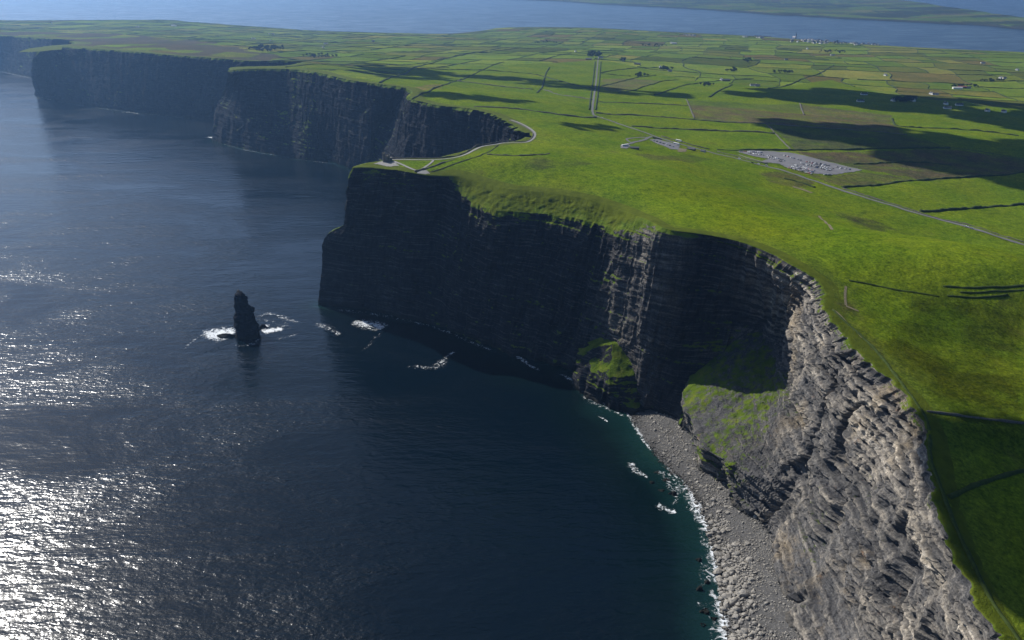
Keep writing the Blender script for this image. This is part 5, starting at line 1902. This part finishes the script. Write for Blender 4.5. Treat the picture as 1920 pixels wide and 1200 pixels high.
cr = random.Random(3)
ROWS = [((1386, 284.6), (1430, 287), 12), ((1402, 288), (1432, 292), 9), ((1438, 292), (1472, 303), 9), ((1440, 296), (1466, 304), 6), ((1479, 315.5), (1523, 327), 17),
        ((1490, 310), (1527, 321), 16), ((1504, 308.5), (1560, 322), 15), ((1510, 303.5), (1564, 318), 11), ((1535, 307), (1597, 319.5), 8), ((1468, 292), (1504, 302), 6), ((1545, 328.5), (1560, 329), 6), ((1484, 312.8), (1525, 324), 14), ((1500, 306), (1560, 320), 13), ((1520, 304.5), (1580, 317.5), 9)]
for ri, ((x0, y0), (x1, y1), cnt) in enumerate(ROWS):
    for k in range(cnt):
        if cr.random() < 0.1:
            continue
        f = (k + 0.5 + cr.uniform(-.12, .12)) / cnt
        c_ = cr.choice(["white", "silver", "silver", "black", "black", "blue", "grey", "grey", "red", "white"])
        car(x0 + (x1 - x0) * f, y0 + (y1 - y0) * f, c_, 0.55 + cr.uniform(-.06, .06) + (math.pi if cr.random() < .4 else 0), "%s car in %s of the big car park" % (c_, ["the top left row", "the second row at top left", "the slanting row at left centre", "the short row by the entrance", "the lowest long row", "the second long row from below", "the third long row from below", "the fourth long row from below", "the sparse row at the right", "the scattered upper middle", "the short row at the lower corner", "the low double row", "the middle double row", "the upper double row"][ri]), "cars in the big car park")
for k in range(7):
    c_ = ["silver", "black", "blue", "grey", "white", "black", "silver"][k]
    car(1226 + 6 * k, 264.2 + 1.9 * k, c_, 0.9, "%s car in the bays beside the coach park, number %s from the left" % (c_, ["one", "two", "three", "four", "five", "six", "seven"][k]), "cars in the coach park bays")
for px, py, c_, lab in [(1386, 298.2, "white", "white car on the road nearest the car park entrance"), (1411, 306, "black", "black car on the road below the car park"), (1422, 308.5, "white", "white car following the black one on the road"), (1437, 311, "silver", "silver car on the road at the car park exit"), (1812, 426, "white", "white van-like car on the road at right"), (1822, 429, "silver", "silver car close behind the white one at right"), (1129, 221.8, "white", "white car just below the foot of the straight road")]:
    car(px, py, c_, -0.85, lab, None)


def coach(px, py, rz, label):
    w = on_land([(px, py)])[0]
    r = empty("coach", (w[0], w[1], w[2] + 0.48), rz, label=label, category="coach")
    b = MB()
    b.prism([(-5.5, 0.35), (5.4, 0.35), (5.6, 1.4), (5.3, 3.2), (-5.5, 3.25)], -1.2, 1.2)
    link("body", b.mesh("body"), M_WHITE, r)
    g = MB()
    g.box(-5.2, 5.2, -1.23, 1.23, 1.7, 2.6)
    link("windows", g.mesh("windows"), M_DARK, r)
    for x in (-3.4, 3.6):
        for y in (-1.05, 1.05):
            o = link("wheel", CARS["white"][3], None, r)
            o.location = (x, y, 0.45)
            o.scale = (1.5, 1.5, 1.5)


coach(1268, 272, -0.85, "white coach at the right end of the coach park")
coach(1272, 266, -0.85, "white coach on the road above the coach park")
coach(1172, 275, 0.4, "white coach on the small turning area left")

# ------------------------------------------------------------------ haze: the air over land and sea
bm = bmesh.new()
bmesh.ops.create_cube(bm, size=1.0)
for v in bm.verts:
    v.co = Vector((v.co.x * 64000, v.co.y * 64000, -30 + (v.co.z + 0.5) * 475))
hz = bpy.data.meshes.new("haze")
bm.to_mesh(hz)
bm.free()
t = NT("haze air")
t.n.remove(t.bsdf)
vol = t.new("ShaderNodeVolumePrincipled")
vol.inputs["Color"].default_value = (0.30, 0.56, 1.0, 1)
vol.inputs["Density"].default_value = 5.6e-5
vol.inputs["Anisotropy"].default_value = 0.6
t.link(vol.outputs[0], t.out.inputs["Volume"])
link("haze", hz, t.m, kind="stuff")

# ------------------------------------------------------------------ clouds, high above the picture, whose shadows lie on land and sea
M_CLOUD = NT("cloud")
dif = M_CLOUD.bsdf
M_CLOUD.set(Base_Color=(0.9, 0.9, 0.9), Roughness=1.0, Specular_IOR_Level=0.0)
M_CLOUD = M_CLOUD.m
bm = bmesh.new()
bmesh.ops.create_icosphere(bm, subdivisions=2, radius=1.0)
PUFF_V = np.array([v.co[:] for v in bm.verts])
PUFF_F = np.array([[v.index for v in f.verts] for f in bm.faces])
bm.free()


def cloud(outline, alt, puff, count, seed, sea=False):
    r = np.random.default_rng(seed)
    w = np.array([P(x, y, 0) for x, y in outline]) if sea else on_land(outline)
    zc = float(w[:, 2].mean())
    lo, hi = w[:, :2].min(0), w[:, :2].max(0)
    V, F, off, got = [], [], 0, 0
    tries = 0
    while got < count and tries < 9000:
        tries += 1
        p = lo + (hi - lo) * r.random(2)
        if not in_poly(np.array([p[0]]), np.array([p[1]]), w)[0]:
            continue
        got += 1
        k = (alt - zc) / SUN[2]
        s = puff * r.uniform(0.6, 1.25)
        d = 1 + 0.25 * fbm(PUFF_V[:, 0] * 2 + got, PUFF_V[:, 1] * 2, PUFF_V[:, 2] * 2, 3, seed)
        V.append(PUFF_V * d[:, None] * s * [1, 1, 0.55] + [p[0] + SUN[0] * k, p[1] + SUN[1] * k, alt + r.uniform(0, 0.6) * puff])
        F.append(PUFF_F + off)
        off += len(PUFF_V)
    link("cloud", mesh_from("cloud", np.concatenate(V), np.concatenate(F), True), M_CLOUD, kind="structure")


cloud([(1360, 168), (1480, 166), (1600, 170), (1740, 182), (1930, 196), (2150, 215), (2150, 262), (1930, 246), (1800, 222), (1690, 206), (1500, 186), (1400, 180)], 1100, 60, 150, 1)
cloud([(1480, 238), (1600, 232), (1700, 240), (1820, 262), (1960, 262), (2150, 275), (2150, 345), (1930, 352), (1800, 318), (1700, 300), (1640, 272), (1520, 262)], 1100, 55, 170, 2)
cloud([(1772, 824), (1800, 818), (1930, 820), (2300, 840), (2300, 1500), (1990, 1420), (1925, 1200), (1850, 1080), (1826, 1010), (1790, 950), (1768, 880)], 640, 13, 900, 3)
cloud([(670, 118), (780, 130), (880, 138), (960, 142), (960, 148), (860, 148), (760, 152), (680, 140)], 1200, 40, 60, 4)
cloud([(970, 146), (1040, 152), (1110, 162), (1200, 170), (1280, 175), (1280, 180), (1180, 178), (1080, 168), (980, 156)], 1200, 34, 60, 5)
cloud([(1060, 232), (1120, 230), (1150, 238), (1100, 243), (1060, 240)], 1000, 14, 20, 6)
cloud([(800, 172), (900, 178), (980, 186), (960, 190), (860, 186), (800, 180)], 1000, 22, 26, 7)
